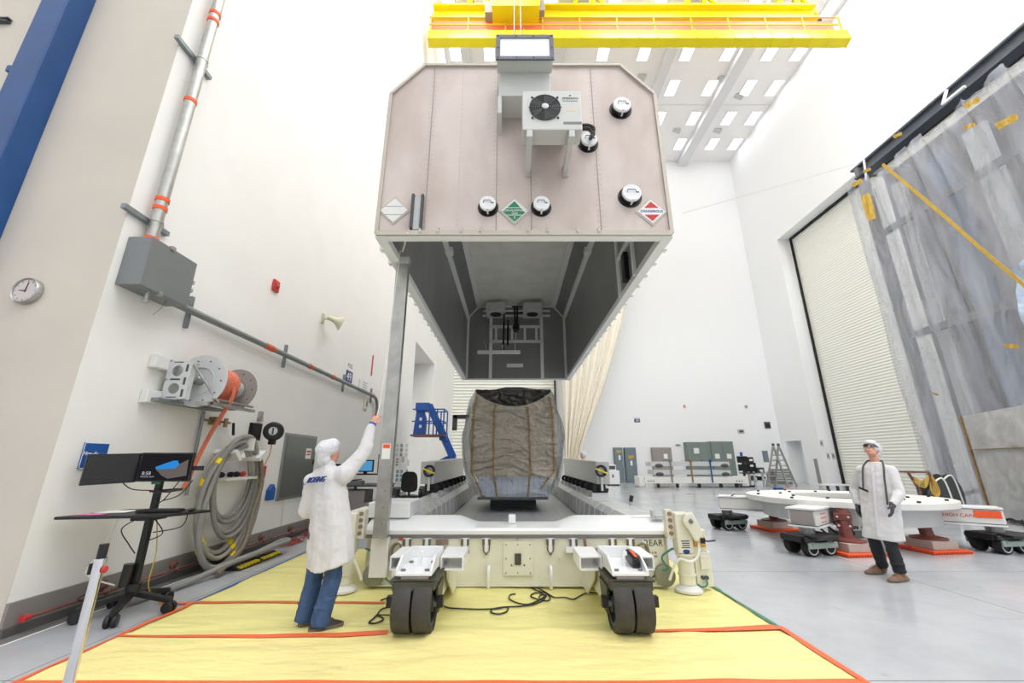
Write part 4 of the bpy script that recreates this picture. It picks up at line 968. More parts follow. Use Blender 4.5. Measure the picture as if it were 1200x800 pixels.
# side plate with two round cut-outs, seen from the front (faces -Y)
sp = MB(); py_ = 5.34
def plate_with_holes(mb, x0, x1, z0, z1, y, th, holes):
    bm_pts = 20
    zc = [z0] + [ (holes[i][1]+holes[i+1][1])/2 for i in range(len(holes)-1)] + [z1]
    for i, (hx_, hz_, r) in enumerate(holes):
        a0, a1 = zc[i], zc[i+1]; outer = []; inner = []
        for k in range(bm_pts):
            t = 2*PI*k/bm_pts; c, s = math.cos(t), math.sin(t); inner.append((hx_+r*c, hz_+r*s))
            sc = min(((x1-hx_) if c > 0 else (hx_-x0))/max(abs(c), 1e-6), ((a1-hz_) if s > 0 else (hz_-a0))/max(abs(s), 1e-6)); outer.append((hx_+c*sc, hz_+s*sc))
        n = bm_pts; vs = []
        for yy in (y, y+th):
            vs += [(p[0], yy, p[1]) for p in outer] + [(p[0], yy, p[1]) for p in inner]
        fs = []
        for k in range(n):
            j = (k+1) % n
            fs += [(k, j, n+j, n+k), (2*n+k, 3*n+k, 3*n+j, 2*n+j), (n+k, n+j, 3*n+j, 3*n+k), (k, 2*n+k, 2*n+j, j)]
        mb.add(vs, fs)
plate_with_holes(sp, X0+.1, X0+.42, 2.36, 2.88, py_, .02, [(X0+.24, 2.5, .075), (X0+.24, 2.74, .075)])
sp.box((X0+.1, py_+.021, 2.36), (X0+.12, 5.58, 2.86)).box((X0+.121, py_+.021, 2.86), (X0+.42, 5.5, 2.879)).box((X0+.401, py_+.021, 2.36), (X0+.419, 5.42, 2.859))
sp.build('side_frame', 'pale_grey', hr)
sl_ = MB()
for z in (2.44, 2.6, 2.78): sl_.box((X0+.35, py_-.003, z-.05), (X0+.38, py_, z+.05))
for z in (2.385, 2.62, 2.63, 2.86): sl_.box((X0+.17, py_-.003, z-.006), (X0+.3, py_, z+.006))
sl_.build('slot', 'dark_grey', hr)
rx, rz = X0+.36, 2.66
for y, r in ((5.62, .37), (6.38, .33)):
    f = MB().lathe([(r, 0), (r, .012), (r*.98, .02)], (rx, y, rz), (0, 1, 0), 48).ring([(r*.5, -.012), (r*.53, -.012), (r*.53, 0), (r*.5, 0)], (rx, y, rz), (0, 1, 0), 40)
    f.build('reel_flange', 'taupe' if y > 6 else 'pale_grey', hr, smooth=True)
    h = MB()
    for k in range(10): a = PI/5*k; h.ball((rx+r*.78*math.cos(a), y-.003, rz+r*.78*math.sin(a)), (.012, .004, .012), 8)
    h.build('flange_hole', 'dark_grey', hr)
MB().cyl((rx, 5.63, rz), (rx, 6.38, rz), .13, n=28).build('drum', 'pale_grey', hr, smooth=True)
hp = []
for k in range(0, 11*24):
    a = 2*PI*k/24; t = k/24/11; hp.append((rx+.19*math.cos(a), 5.72+.45*t+.02*math.sin(a*1.7), rz+.19*math.sin(a)))
hp2 = []
for k in range(0, 9*24):
    a = 2*PI*k/24; t = k/24/9; hp2.append((rx+.225*math.cos(a), 6.1-.34*t, rz+.225*math.sin(a)))
hh = MB().tube(hp, .026, 8).tube(hp2, .026, 8)
hh.tube(spline([(rx+.22, 5.98, rz), (rx+.25, 5.98, 2.5), (rx+.2, 5.95, 2.3), (rx+.0, 6.05, 2.0), (X0+.22, 6.1, 1.7), (X0+.16, 6.0, 1.2)], 8), .028, 8)
hh.build('air_hose', 'hose_red', hr, smooth=True)
MB().bar((X0+.42, 5.36, 2.84), (X0+.62, 5.7, 2.36), .03, .02).bar((X0+.05, 6.5, 2.62), (X0+.5, 6.62, 2.34), .012).build('brace', 'alu', hr)
MB().box((X0+.55, 5.55, 2.32), (X0+.62, 6.55, 2.36)).box((X0+.45, 5.5, 2.3), (X0+.62, 5.6, 2.35)).cyl((X0+.6, 5.6, 2.4), (X0+.6, 6.5, 2.4), .018, n=10).build('guide_bar', 'alu', hr)
MB().lathe([(.07, 0), (.07, .06), (.05, .1), (.05, .16), (.03, .2)], (rx, 5.62, rz), (0, -1, 0), 16).build('swivel_joint', 'grey_metal', hr)
# drop pipe below the reel with valve
dp = thing('drop_pipe', 'thin grey air pipe dropping down the wall below the hose reel', 'pipe', (X0+.05, 6.25, .9))
MB().cyl((X0+.05, 6.22, 1.1), (X0+.05, 6.22, 2.3), .022, n=10).build('pipe', 'galv', dp, smooth=True)
MB().box((X0+.0, 6.42, 2.12), (X0+.1, 6.56, 2.24)).cyl((X0+.05, 6.22, 2.18), (X0+.05, 6.85, 2.18), .018, n=8).cyl((X0+.08, 6.7, 2.1), (X0+.08, 6.7, 2.24), .03, n=10).build('valve', mat('brass', (150, 132, 96), .35, .7), dp)
MB().bar((X0+.12, 6.83, 2.18), (X0+.14, 6.85, 1.98), .03).build('valve_handle', 'black', dp)
# coil of grey hoses on a hanger
cc = Vector((X0+.1, 7.05, 1.3))
hg = thing('hose_hanger', 'white half round wall hanger carrying the coil of grey hoses', 'hose hanger', (X0, 7.1, 1.3))
hm = MB()
for k in range(13): a = PI*k/12; 
rad = .38
hm.prism([(X0, cc.y+rad*math.cos(PI*k/16), 1.32+rad*1.12*math.sin(PI*k/16)) for k in range(17)], (.012, 0, 0))
hm.build('back_plate', 'white_paint', hg)
MB().box((X0, cc.y-.4, 1.28), (X0+.3, cc.y+.4, 1.32)).build('shelf', 'white_paint', hg)
for a in (40, 90, 140):
    t = math.radians(a); c = Vector((X0+.2, cc.y+.43*math.cos(t), 1.34+.5*math.sin(t)))
    MB().obox(c, (.36, .07, .2), (1, 0, 0), (0, -math.sin(t), math.cos(t)), (0, math.cos(t), math.sin(t))).build('strap', 'white_gloss', hg)
for k, y in enumerate((-.28, -.05, .1, .26)): MB().ball((X0+.12, cc.y+y, 1.36), (.06, .05, .045), 8).build('fitting', 'black_matt' if k < 3 else 'red', hg)
HL = ['innermost grey hose of the coil on the wall hanger', 'smooth grey hose hanging low in the coil', 'ribbed light grey hose of the coil with yellow tape bands', 'outer grey hose of the coil with wide loops',
      'outermost grey hose of the coil, trailing onto the floor', 'brown tinged hose of the coil with its open end near the floor']
spec = [(.46, .56, .1, 1.3, .03, 'hose_grey'), (.5, .62, .18, 1.22, .034, 'hose_grey'), (.58, .72, .12, 1.15, .036, mat('hose_light', (168, 165, 156), .6)), (.66, .78, .22, 1.12, .035, 'hose_grey')]
for k, (a, c, dx, zc, r, m) in enumerate(spec):
    pts = []
    for j in range(2*28+1):
        t = 2*PI*j/28; lp = j/28
        pts.append((X0+.08+dx*.6+.045*lp+.02*math.sin(t*2+k), cc.y-.02-.1*(k > 1)+(a+.035*lp)*math.sin(t)+.02*math.sin(3*t+k), zc+(c+.03*lp)*math.cos(t)*(1.0 if math.cos(t) > 0 else 1.0+.12*k)-.04*lp))
    h = thing('coiled_hose', HL[k], 'hose', (X0+.1, cc.y, zc-c), 'hoses coiled on the wall hanger')
    MB().tube(pts, r, 10).build('hose', m, h, smooth=True)
    if k in (2, 3):
        for j in (1, 6, 12, 17, 22, 29, 34, 40, 46, 52): 
            q = Vector(pts[j]); d = (Vector(pts[j+1])-Vector(pts[j-1])).normalized(); MB().cyl(q-d*.045, q+d*.045, r*1.12, n=12).build('yellow_band', 'yellow', h, smooth=True)
h = thing('coiled_hose', HL[4], 'hose', (X0+.3, 6.8, 0), 'hoses coiled on the wall hanger')
MB().tube(spline([(X0+.25, 7.5, 1.5), (X0+.3, 7.1, 1.95), (X0+.3, 6.6, 1.8), (X0+.32, 6.28, 1.1), (X0+.34, 6.25, .5), (X0+.4, 6.45, .12), (X0+.5, 6.9, .09), (X0+.6, 7.5, .16), (X0+.6, 8.0, .2), (X0+.72, 8.0, .2), (X0+.76, 7.4, .2), (X0+.62, 6.7, .14), (X0+.5, 5.9, .05), (X0+.42, 5.2, .045)], 10), .04, 10).build('hose', 'hose_grey', h, smooth=True)
h = thing('coiled_hose', HL[5], 'hose', (X0+.4, 6.9, 0), 'hoses coiled on the wall hanger')
MB().tube(spline([(X0+.3, 7.4, 1.7), (X0+.36, 7.5, 1.2), (X0+.4, 7.3, .7), (X0+.5, 7.05, .3), (X0+.62, 6.35, .045)], 10), .036, 10).ring([(.03, 0), (.04, 0), (.04, .05), (.03, .05)], (X0+.6, 6.42, .07), (.1, -.9, -.33), 14).build('hose', mat('hose_brown', (120, 108, 92), .6, var=(30, .2)), h, smooth=True)
# cable ramp
ra = thing('cable_ramp', 'yellow and black floor cable ramp lying under the coiled hoses', 'cable ramp', (X0+.35, 7.3, 0))
cmb = Vector((X0+.42, 7.25, 0))
for k in range(2):
    y0 = 6.75+.6*k
    MB().prism([(X0+.18, y0, .0), (X0+.3, y0, .06), (X0+.55, y0, .06), (X0+.7, y0, .0)], (0, .56, 0)).build('ramp_section', 'black_matt', ra)
    MB().box((X0+.32, y0+.02, .06), (X0+.5, y0+.54, .075)).build('yellow_lid', 'yellow', ra)
    for q in range(6): MB().box((X0+.6, y0+.05+.085*q, .02), (X0+.68, y0+.09+.085*q, .05)).build('yellow_tread', 'yellow', ra)
# red pipe along the kick plate
rp = thing('floor_pipe', 'thin reddish brown pipe running along the kick plate of the left wall', 'pipe', (X0+.1, 10, .12))
MB().tube([(X0+.1, 4.5, .14), (X0+.1, 18, .14)], .016, 8).build('pipe', 'red_pipe', rp, smooth=True)
MB().lathe([(.02, 0), (.034, .0), (.022, .07)], (X0+.1, 4.42, .14), RY, 14).build('red_end', 'red', rp)
for k in range(9):
    y = 5.25+k*1.02; MB().lathe([(.06, 0), (.06, .02), (.03, .03), (.03, .06)], (X0+.03, y, .2), NX, 12).ball((X0+.1, y, .14), .035, 8).build('bracket', 'rust', rp)
# retractable cord reel
p = wx(300, 505, X0); kr = thing('cord_reel', 'black retractable cord reel on the left wall with hanging red connector', 'cord reel', p)
MB().box((X0, p.y-.22, p.z-.16), (X0+.03, p.y+.12, p.z+.14)).box((X0, p.y-.2, p.z-.14), (X0+.2, p.y-.17, p.z+.12)).box((X0+.0, p.y-.22, p.z-.16), (X0+.2, p.y-.18, p.z-.1)).build('bracket', 'black', kr)
c = Vector((X0+.3, p.y+.05, p.z)); d = Vector((.35, -.93, 0))
MB().lathe([(.15, -.07), (.17, -.05), (.17, .05), (.15, .07)], c, d, 32).build('drum', 'black', kr, smooth=True)
MB().lathe([(.075, .07), (.07, .08)], c, d, 24).build('centre_disc', 'pale_grey', kr)
MB().obox(c+d*.082, (.03, .004, .12), Vector((0, 0, 1)).cross(d)*-1, d, UP).build('disc_slot', 'dark_grey', kr)
MB().box((c.x-.05, c.y-.05, c.z-.24), (c.x+.05, c.y+.05, c.z-.15)).build('cord_outlet', 'black', kr, bev=.01)
MB().tube(spline([(c.x, c.y, c.z-.24), (c.x, c.y-.01, c.z-.42), (c.x-.05, c.y-.04, c.z-.6)], 5), .009, 6).build('cord', 'hose_red', kr)
MB().obox((c.x-.06, c.y-.05, c.z-.72), (.09, .11, .22)).build('red_connector', 'red', kr, bev=.02)
MB().box((X0, p.y-.03, p.z+.2), (X0+.06, p.y+.05, p.z+.36)).cyl((X0+.08, p.y, p.z+.25), (X0+.08, p.y, p.z+.17), .018, n=8).build('wall_plug', 'alu', kr)
# electrical panel door
ep = thing('wall_cabinet', 'tall grey steel electrical panel set in the left wall', 'electrical panel', (X0, 9.35, .8))
MB().box((X0, 8.66, .8), (X0+.04, 10.05, 2.14)).build('surround', 'grey_metal', ep, bev=.006)
MB().box((X0+.04, 8.71, .85), (X0+.055, 10.0, 2.09)).build('door', mat('panel_steel', (122, 124, 120), .32, .5), ep, bev=.003)
MB().box((X0+.055, 9.55, 1.62), (X0+.058, 9.8, 1.85)).build('white_label', 'paper', ep)
MB().box((X0+.058, 9.58, 1.7), (X0+.06, 9.77, 1.73)).box((X0+.058, 9.58, 1.76), (X0+.06, 9.77, 1.8)).build('label_print', 'red_ink', ep)
MB().box((X0+.055, 9.93, 1.5), (X0+.075, 9.97, 1.6)).build('latch', 'black', ep)
MB().cyl((X0+.03, 9.0, .29), (X0+.03, 9.0, .8), .012, n=6).build('feed_conduit', 'cream_paint', ep)
# outlets and blue holder
for k, px in enumerate((297.5, 304)):
    p = wx(px, 579, X0); o = thing('outlet_plate', 'cream outlet plate on the left wall, %s of the pair' % ('left one' if k == 0 else 'right one beside the blue holder'), 'outlet', p, 'outlet plates under the cord reel')
    MB().box((X0, p.y-.06, p.z-.1), (X0+.012, p.y+.06, p.z+.1)).build('plate', 'curtain', o, bev=.004)
    MB().box((X0+.012, p.y-.02, p.z+.015), (X0+.016, p.y+.02, p.z+.06)).box((X0+.012, p.y-.02, p.z-.06), (X0+.016, p.y+.02, p.z-.015)).build('socket', 'taupe', o)
    if k == 0: MB().cyl((X0+.015, p.y, .29), (X0+.015, p.y, p.z-.1), .008, n=6).build('surface_wire', 'cream_paint', o)
p = wx(314, 577, X0); o = thing('blue_holder', 'small blue plastic holder on the wall left of the electrical panel', 'holder', p)
MB().prism([(X0, p.y-.08, p.z-.14), (X0, p.y+.1, p.z-.14), (X0, p.y+.1, p.z+.06), (X0, p.y+.02, p.z+.16), (X0, p.y-.08, p.z+.05)], (.09, 0, 0)).build('tray', 'blue_sign', o, bev=.01)
MB().box((X0+.02, p.y-.0, p.z+.05), (X0+.07, p.y+.09, p.z+.13)).build('card', 'paper', o)
# red cables on the floor by the wall
for k, (y0, lab) in enumerate(((8.6, 'bunch of red cable on the floor beside the ramp'), (9.7, 'loose red cable loops on the floor under the electrical panel'), (11.3, 'red cable heap on the floor against the kick plate far along the wall'))):
    pts = []
    for j in range(60): t = j*.52; pts.append((X0+.35+(.13+.05*math.sin(j*1.3))*math.cos(t)*(1 if k != 1 else 1.2), y0+.3*math.sin(t*1.0)+.006*j, .02+.03*abs(math.sin(j*.9))))
    tag(MB().tube(spline(pts, 3), .012, 6).build('red_cable', mat('cable_red', (150, 66, 56), .55) if 'cr' not in M else M['cr'], smooth=True), lab, 'cable', 'red cables along the left wall')
# black cables on the yellow sheet
def cable(pts, lab, m='cable_black', r=.008):
    P = spline([(x, y, sz(x, y)+.012) for x, y in pts], 7)
    tag(MB().tube(P, r, 6).build('floor_cable', m, smooth=True), lab, 'cable', 'cables lying on the yellow sheet')
F = lambda L: [(fl(px, py).x, fl(px, py).y) for px, py in L]
cable(F([(514, 708), (522, 714), (535, 716), (560, 717), (580, 716), (594, 714), (594, 719), (585, 722), (577, 721), (576, 717), (590, 714), (610, 713), (625, 711), (636, 706), (640, 700), (634, 699), (632, 704), (640, 707), (645, 703), (640, 697), (630, 694), (622, 689), (624, 686), (630, 690), (640, 696), (650, 702), (662, 702), (672, 704), (680, 700), (690, 696), (704, 698)]), 'black cable looped on the yellow sheet between the two casters')
cable(F([(604, 698), (598, 699), (597, 704), (606, 709), (618, 711), (630, 707), (638, 701), (634, 697), (626, 697), (622, 701), (630, 705)]), 'second black cable loop on the sheet left of the tow hook')
cable(F([(468, 715), (455, 714), (446, 717), (442, 723), (436, 730), (432, 734), (440, 735), (449, 730), (445, 726), (442, 724), (455, 724), (468, 725)]), 'black cable loop on the yellow sheet left of the left caster')
cable(F([(446, 706), (452, 704), (466, 703)]), 'short black cord end on the sheet beside the left caster')
# ---------------------------------------------------------------- mobile computer workstation
wk = thing('computer_cart', 'black rolling computer cart with two monitors by the left wall', 'computer cart', (-4.1, 5.0, 0))
wcx, wcy = -4.12, 4.98
base = MB()
for k in range(5):
    a = 2*PI*k/5+.1; d = Vector((math.cos(a), math.sin(a), 0)); c = Vector((wcx, wcy, 0))
    q = MB().prism([c+Vector((0, 0, .24))+d.cross(UP)*.035, c+Vector((0, 0, .24))-d.cross(UP)*.035, c+d*.42+Vector((0, 0, .15))-d.cross(UP)*.025, c+d*.42+Vector((0, 0, .15))+d.cross(UP)*.025], (0, 0, -.06))
    lg = q.build('leg', 'black', wk, bev=.01)
    e = c+d*.4
    w_ = MB()
    for s in (-1, 1): w_.lathe([(.05, 0), (.058, .01), (.058, .03), (.05, .04)], e+d.cross(UP)*(.03*s-.02)+Vector((0, 0, .058)), d.cross(UP), 20)
    w_.cyl(e+Vector((0, 0, .05)), e+Vector((0, 0, .13)), .015, n=8).build('caster', 'black', lg, smooth=True)
MB().cyl((wcx, wcy, .18), (wcx, wcy, .3), .07, n=20).build('hub', 'black', wk, smooth=True)
MB().box((wcx-.03, wcy-.03, .25), (wcx+.035, wcy+.03, 1.02)).build('pole', 'black', wk, bev=.006)
MB().cyl((wcx-.06, wcy-.06, .28), (wcx-.05, wcy-.06, .5), .05, n=16).build('power_brick', 'black', wk, smooth=True)
MB().box((wcx-.1, wcy-.14, .94), (wcx+.12, wcy+.1, 1.0)).build('tray_mount', 'black', wk, bev=.005)
ty_ = MB().prism([(wcx-.55, wcy-.52, 1.0), (wcx+.42, wcy-.36, 1.0), (wcx+.6, wcy+.12, 1.0), (wcx+.1, wcy+.2, 1.0), (wcx-.42, wcy+.2, 1.0)], (0, 0, .03)).build('tray', 'black', wk, bev=.008)
MB().box((wcx-.03, wcy+.0, 1.03), (wcx+.03, wcy+.05, 1.6)).build('monitor_post', 'black', wk)
MB().tube([(wcx-.05, wcy-.02, 1.24), (wcx+.2, wcy-.08, 1.24), (wcx+.3, wcy-.0, 1.26), (wcx+.2, wcy+.05, 1.26), (wcx-.05, wcy+.05, 1.24)], .012, 6, True).build('cable_loop_bracket', 'black', wk)
MB().box((wcx-.02, wcy-.07, 1.32), (wcx+.07, wcy-.04, 1.41)).build('circuit_board', 'green_pcb', wk)
MB().box((wcx-.5, wcy-.03, 1.47), (wcx+.5, wcy+.0, 1.52)).build('cross_arm', 'black', wk)
def monitor(c, R, w_, h_, lit):
    R = Vector(R).normalized(); N = R.cross(UP)
    m_ = MB().obox(c, (w_, .035, h_), R, N, UP).build('monitor', 'screen_black', wk, bev=.006)
    MB().obox(c+N*.019, (w_-.03, .003, h_-.03), R, N, UP).build('screen', 'lcd_dark' if lit else mat('off_screen', (34, 35, 38), .5), m_)
    if lit:
        def on(pts, mt, d): MB().prism([c+N*(.021+d)+R*u*w_+UP*v*h_ for u, v in pts], N*.0008).build('screen_picture', mt, m_)
        on([(-.18, .0), (.0, .13), (.14, .22), (.22, .22), (.26, .1), (.2, -.05), (-.16, -.08)], 'lcd_blue', 0)
        on([(-.16, -.08), (.2, -.05), (.26, .1), (.42, .26), (.44, -.3), (.1, -.4), (-.02, -.3)], 'lcd_sand', .0002)
        text('8:58', .055, c+N*.023-R*.32*w_-UP*.22*h_, R, UP, 'lcd_white', m_, 'screen_text', thick=.0004)
        text('Wednesday, April 5', .018, c+N*.023-R*.29*w_-UP*.33*h_, R, UP, 'lcd_white', m_, 'screen_text', thick=.0004)
    return m_
a1, a2, a3, a4 = at(109, 550, 4.55), at(157, 548, 4.85), at(163, 548, 4.86), at(226, 546, 4.95)
monitor((a1+a2)/2+UP*.0-Vector((.025, 0, 0)), (a2-a1).normalized(), .46, .32, False)
monitor((a3+a4)/2, Vector((1, .12, 0)), .56, .32, True)
wr = MB()
for pts in ([(wcx-.3, wcy-.15, 1.36), (wcx-.2, wcy-.1, 1.27), (wcx-.02, wcy-.03, 1.25)], [(wcx+.25, wcy, 1.36), (wcx+.15, wcy-.05, 1.15), (wcx+.05, wcy-.03, 1.12)], [(wcx+.4, wcy, 1.36), (wcx+.3, wcy-.03, 1.2), (wcx+.12, wcy-.03, 1.14)],
            [(wcx-.1, wcy-.05, .95), (wcx-.2, wcy-.1, .85), (wcx-.1, wcy-.08, .7), (wcx-.03, wcy-.05, .6)], [(wcx+.1, wcy-.05, .95), (wcx+.2, wcy-.02, .8), (wcx+.05, wcy-.03, .72)], [(wcx+.35, wcy+.1, 1.0), (wcx+.3, wcy+.1, .85), (wcx+.05, wcy+.03, .8)],
            [(wcx-.45, wcy+.1, .06), (wcx-.5, wcy, .12), (wcx-.42, wcy-.15, .2), (wcx-.2, wcy-.1, .3)]):
    MB().tube(spline(pts, 6), .006, 5).build('cable', 'cable_black', wk)
MB().tube(spline([(wcx+.1, wcy-.02, .95), (wcx+.16, wcy, .6), (wcx+.12, wcy+.05, .25), (wcx+.2, wcy+.2, .03)], 6), .006, 5).build('cable', 'yellow_tape', wk)
MB().tube(spline([(wcx-.42, wcy+.1, 1.0), (X0+.08, wcy+.1, .6), (X0+.12, wcy-.05, .4), (wcx-.3, wcy+.1, .25)], 6), .009, 6).build('cable', 'curtain', wk)
kb = thing('keyboard', 'black keyboard on the right half of the cart tray', 'keyboard', (wcx+.18, wcy-.12, 1.03))
R = Vector((1, .12, 0)).normalized(); N = UP.cross(R)
MB().obox((wcx+.2, wcy-.12, 1.045), (.42, .15, .02), R, N, UP).build('case', 'black', kb, bev=.004)
ky = MB()
for i in range(14):
    for j in range(5): ky.obox(Vector((wcx+.2, wcy-.12, 1.058))+R*(-.19+.029*i)+N*(-.058+.029*j), (.024, .024, .008), R, N, UP)
ky.build('keys', mat('key_black', (40, 40, 42), .5), kb)
ms = tag(MB().ball((wcx+.49, wcy-.04, 1.046), (.03, .05, .018), 12).build('computer_mouse', 'black', smooth=True), 'black computer mouse at the right end of the cart tray', 'mouse')
for k, (dx, dy, m, lab, sx_, sy_) in enumerate(((-.34, -.34, 'pink_paper', 'pink sheet at the near left edge of the cart tray', .24, .12), (-.28, -.12, 'paper', 'white sheet lying on the left half of the cart tray', .3, .22), (-.05, .08, 'pale_grey', 'grey folded sheet at the back of the cart tray', .26, .14))):
    tag(MB().obox((wcx+dx, wcy+dy, 1.034+.002*k), (sx_, sy_, .004), (1, .15, 0), (-.15, 1, 0), UP).build('paper_sheet', m), lab, 'paper', 'papers on the cart tray')
# ---------------------------------------------------------------- foreground stanchion
sb_ = Vector((-2.855, 3.12, 0))
stn = thing('barrier_post', 'chrome barrier post with a black belt head in the left foreground', 'barrier post', sb_)
MB().lathe([(.17, 0), (.17, .012), (.1, .04), (.036, .06)], sb_, UP, 32).build('base', 'chrome', stn, smooth=True)
MB().cyl(sb_+UP*.05, sb_+UP*.93, .031, n=28).build('tube', 'chrome', stn, smooth=True)
MB().cyl(sb_+UP*.80, sb_+UP*.93, .034, n=28).build('head_sleeve', 'chrome', stn, smooth=True)
MB().cyl(sb_+UP*.93, sb_+UP*1.02, .027, n=20).build('cap', 'black', stn, smooth=True)
MB().box(sb_+Vector((-.055, -.02, .83)), sb_+Vector((-.036, .02, .9))).build('belt_clip', 'black', stn, bev=.004)
MB().lathe([(.022, 0), (.022, .015), (.014, .022)], sb_+Vector((.036, .0, .86)), NX, 14).build('red_button', 'red', stn, smooth=True)
# ---------------------------------------------------------------- work area beyond the operator
ch = thing('office_chair', 'black high office chair beyond the guide post', 'chair', (-2.85, 12.0, 0))
c = Vector((-2.85, 12.0, 0))
for k in range(5):
    a = 2*PI*k/5+.3; d = Vector((math.cos(a), math.sin(a), 0)); lg = MB().bar(c+UP*.14, c+d*.3+UP*.07, .04).build('leg', 'black', ch)
    MB().ball(c+d*.3+UP*.04, .04, 8).build('caster', 'black', lg)
MB().cyl(c+UP*.1, c+UP*.58, .03, n=10).build('gas_lift', 'grey_metal', ch)
MB().ball(c+UP*.62, (.27, .27, .06), 16).build('seat', 'black', ch, smooth=True)
sg_ = lambda v: (1 if v > 0 else -1)*abs(v)**.55
MB().prism([c+Vector((.02+.21*sg_(math.cos(2*PI*k/28))*(1.06-.12*math.sin(2*PI*k/28)), -.24-.04*math.sin(2*PI*k/28), 1.02+.27*sg_(math.sin(2*PI*k/28)))) for k in range(28)], (0, .08, 0)).build('backrest', 'black', ch, bev=.02)
MB().bar(c+Vector((.02, -.16, .58)), c+Vector((.02, -.17, .85)), .05).build('back_stem', 'black', ch)
for s in (-1, 1): MB().tube(spline([c+Vector((.25*s, 0, .6)), c+Vector((.32*s, 0, .68)), c+Vector((.31*s, 0, .8))], 5), .022, 8).box(c+Vector((.31*s-.04, -.13, .8)), c+Vector((.31*s+.04, .13, .83))).build('armrest', 'black', ch)
dk = thing('work_desk', 'cluttered grey desk beyond the raised arm by the left wall', 'desk', (-4.1, 12.2, 0))
MB().box((-4.7, 11.6, .9), (-3.5, 12.8, .94)).build('desk_top', 'dark_grey', dk)
for x in (-4.65, -3.55):
    for y in (11.65, 12.75): MB().box((x-.03, y-.03, 0), (x+.03, y+.03, .9)).build('leg', 'black', dk)
MB().box((-4.6, 11.7, 1.2), (-3.5, 12.2, 1.23)).box((-4.6, 11.7, .94), (-4.56, 12.2, 1.2)).box((-3.54, 11.7, .94), (-3.5, 12.2, 1.2)).build('shelf', 'black', dk)
MB().box((-4.6, 11.7, .1), (-4.0, 12.4, .8)).build('drawer_unit', 'taupe', dk)
def small(name, lab, cat, parts, grp=None):
    base = parts[0][0]; lo = Vector([min(v[i] for v in base.v) for i in range(3)]); hi = Vector([max(v[i] for v in base.v) for i in range(3)])
    t = thing(name, lab, cat, ((lo.x+hi.x)/2, (lo.y+hi.y)/2, lo.z), grp)
    for mb, pn, m in parts: mb.build(pn, m, t)
    return t
small('desk_monitor', 'lit blue monitor on the desk under the raised arm', 'monitor', [(MB().box((-4.3, 11.75, 1.28), (-3.85, 11.8, 1.6)), 'housing', 'black'), (MB().box((-4.27, 11.745, 1.31), (-3.88, 11.75, 1.57)), 'screen', 'screen_blue'), (MB().box((-4.12, 11.76, 1.23), (-4.03, 11.85, 1.3)), 'stand', 'black')])
small('desk_monitor', 'dark tilted monitor beside the guide post', 'monitor', [(MB().obox((-3.62, 11.9, 1.5), (.3, .05, .5), (1, .6, 0), (-.6, 1, 0)), 'housing', 'black'), (MB().box((-3.66, 11.88, 1.23), (-3.58, 11.95, 1.3)), 'stand', 'black'), (MB().box((-3.45, 11.7, 1.3), (-3.42, 12.1, 1.68)), 'side_panel', 'black')])
small('tool_tray', 'grey tray of tools on the desk shelf', 'tray', [(MB().box((-4.5, 11.65, .94), (-4.1, 11.9, 1.05)), 'tray', 'mid_grey'), (MB().bar((-4.45, 11.7, 1.06), (-4.15, 11.8, 1.08), .03), 'tool', 'black')])
small('cable_box', 'small beige box on the floor under the desk', 'box', [(MB().box((-3.9, 11.5, 0), (-3.6, 11.8, .45)), 'body', 'cream_paint'), (MB().box((-3.92, 11.48, .45), (-3.58, 11.82, .5)), 'lid', 'taupe')])
small('equipment_rack', 'dark equipment rack with cables next to the desk', 'rack', [(MB().box((-3.62, 12.0, .0), (-3.24, 12.5, .85)), 'case', 'dark_grey'), (MB().box((-3.6, 11.99, .15), (-3.26, 12.0, .35)).box((-3.6, 11.99, .45), (-3.26, 12.0, .65)), 'front_panel', 'mid_grey'), (MB().tube(spline([(-3.4, 11.95, .8), (-3.3, 11.9, .5), (-3.1, 11.95, .2)], 5), .012, 6), 'cable', 'black')])
small('monitor_back', 'small dark screen seen past the left shoulder of the man in jeans', 'monitor', [(MB().box((-4.55, 10.55, 1.2), (-4.2, 10.62, 1.5)), 'housing', 'black'), (MB().box((-4.42, 10.56, .0), (-4.36, 10.6, 1.2)), 'pole', 'black'), (MB().box((-4.55, 10.4, 0), (-4.2, 10.75, .03)), 'base', 'black')])
# blue boom lift
bl = thing('boom_lift', 'blue articulated boom lift standing by the wall recess', 'boom lift', (-3.1, 17.6, 0))
bx, by = -3.55, 17.6
k = MB()
MB().box((bx-.65, by-.5, 2.55), (bx+.75, by+.5, 2.62)).build('basket_floor', 'rust', bl)
k = MB()
for x in (bx+.1, bx+.42, bx+.7):
    for y in (by-.48, by+.48): k.bar((x, y, 2.62), (x, y, 3.65), .05)
for z in (3.15, 3.65):
    for y in (by-.48, by+.48): k.bar((bx-.62, y, z), (bx+.7, y, z), .05)
    k.bar((bx+.7, by-.48, z), (bx+.7, by+.48, z), .05)
k.build('guard_rail', 'blue_lift', bl)
MB().prism([(bx-.6, by-.3, 2.62), (bx-.1, by-.3, 2.62), (bx-.1, by-.3, 3.3), (bx-.25, by-.3, 3.7), (bx-.5, by-.3, 3.7)], (0, .35, 0)).box((bx-.55, by-.35, 3.6), (bx+.05, by+.1, 3.95)).build('jib_bracket', 'blue_lift', bl, bev=.02)
MB().bar((bx+.0, by-.2, 3.85), (bx+.6, by-.1, 2.7), .26, .3).build('jib', 'blue_lift', bl)
MB().bar((bx+.55, by, 2.75), (bx+1.05, by+.2, 1.7), .22, .28).box((bx+.5, by-.2, 2.4), (bx+.8, by+.2, 2.7)).build('boom', 'blue_lift', bl)
MB().bar((bx+1.15, by+.2, 1.75), (bx+.3, by+.3, 1.35), .25, .3).build('lower_boom', 'blue_lift', bl)
MB().box((bx+.1, by-.3, .5), (bx+1.1, by+.9, 1.25)).build('turret', 'blue_lift', bl, bev=.03)
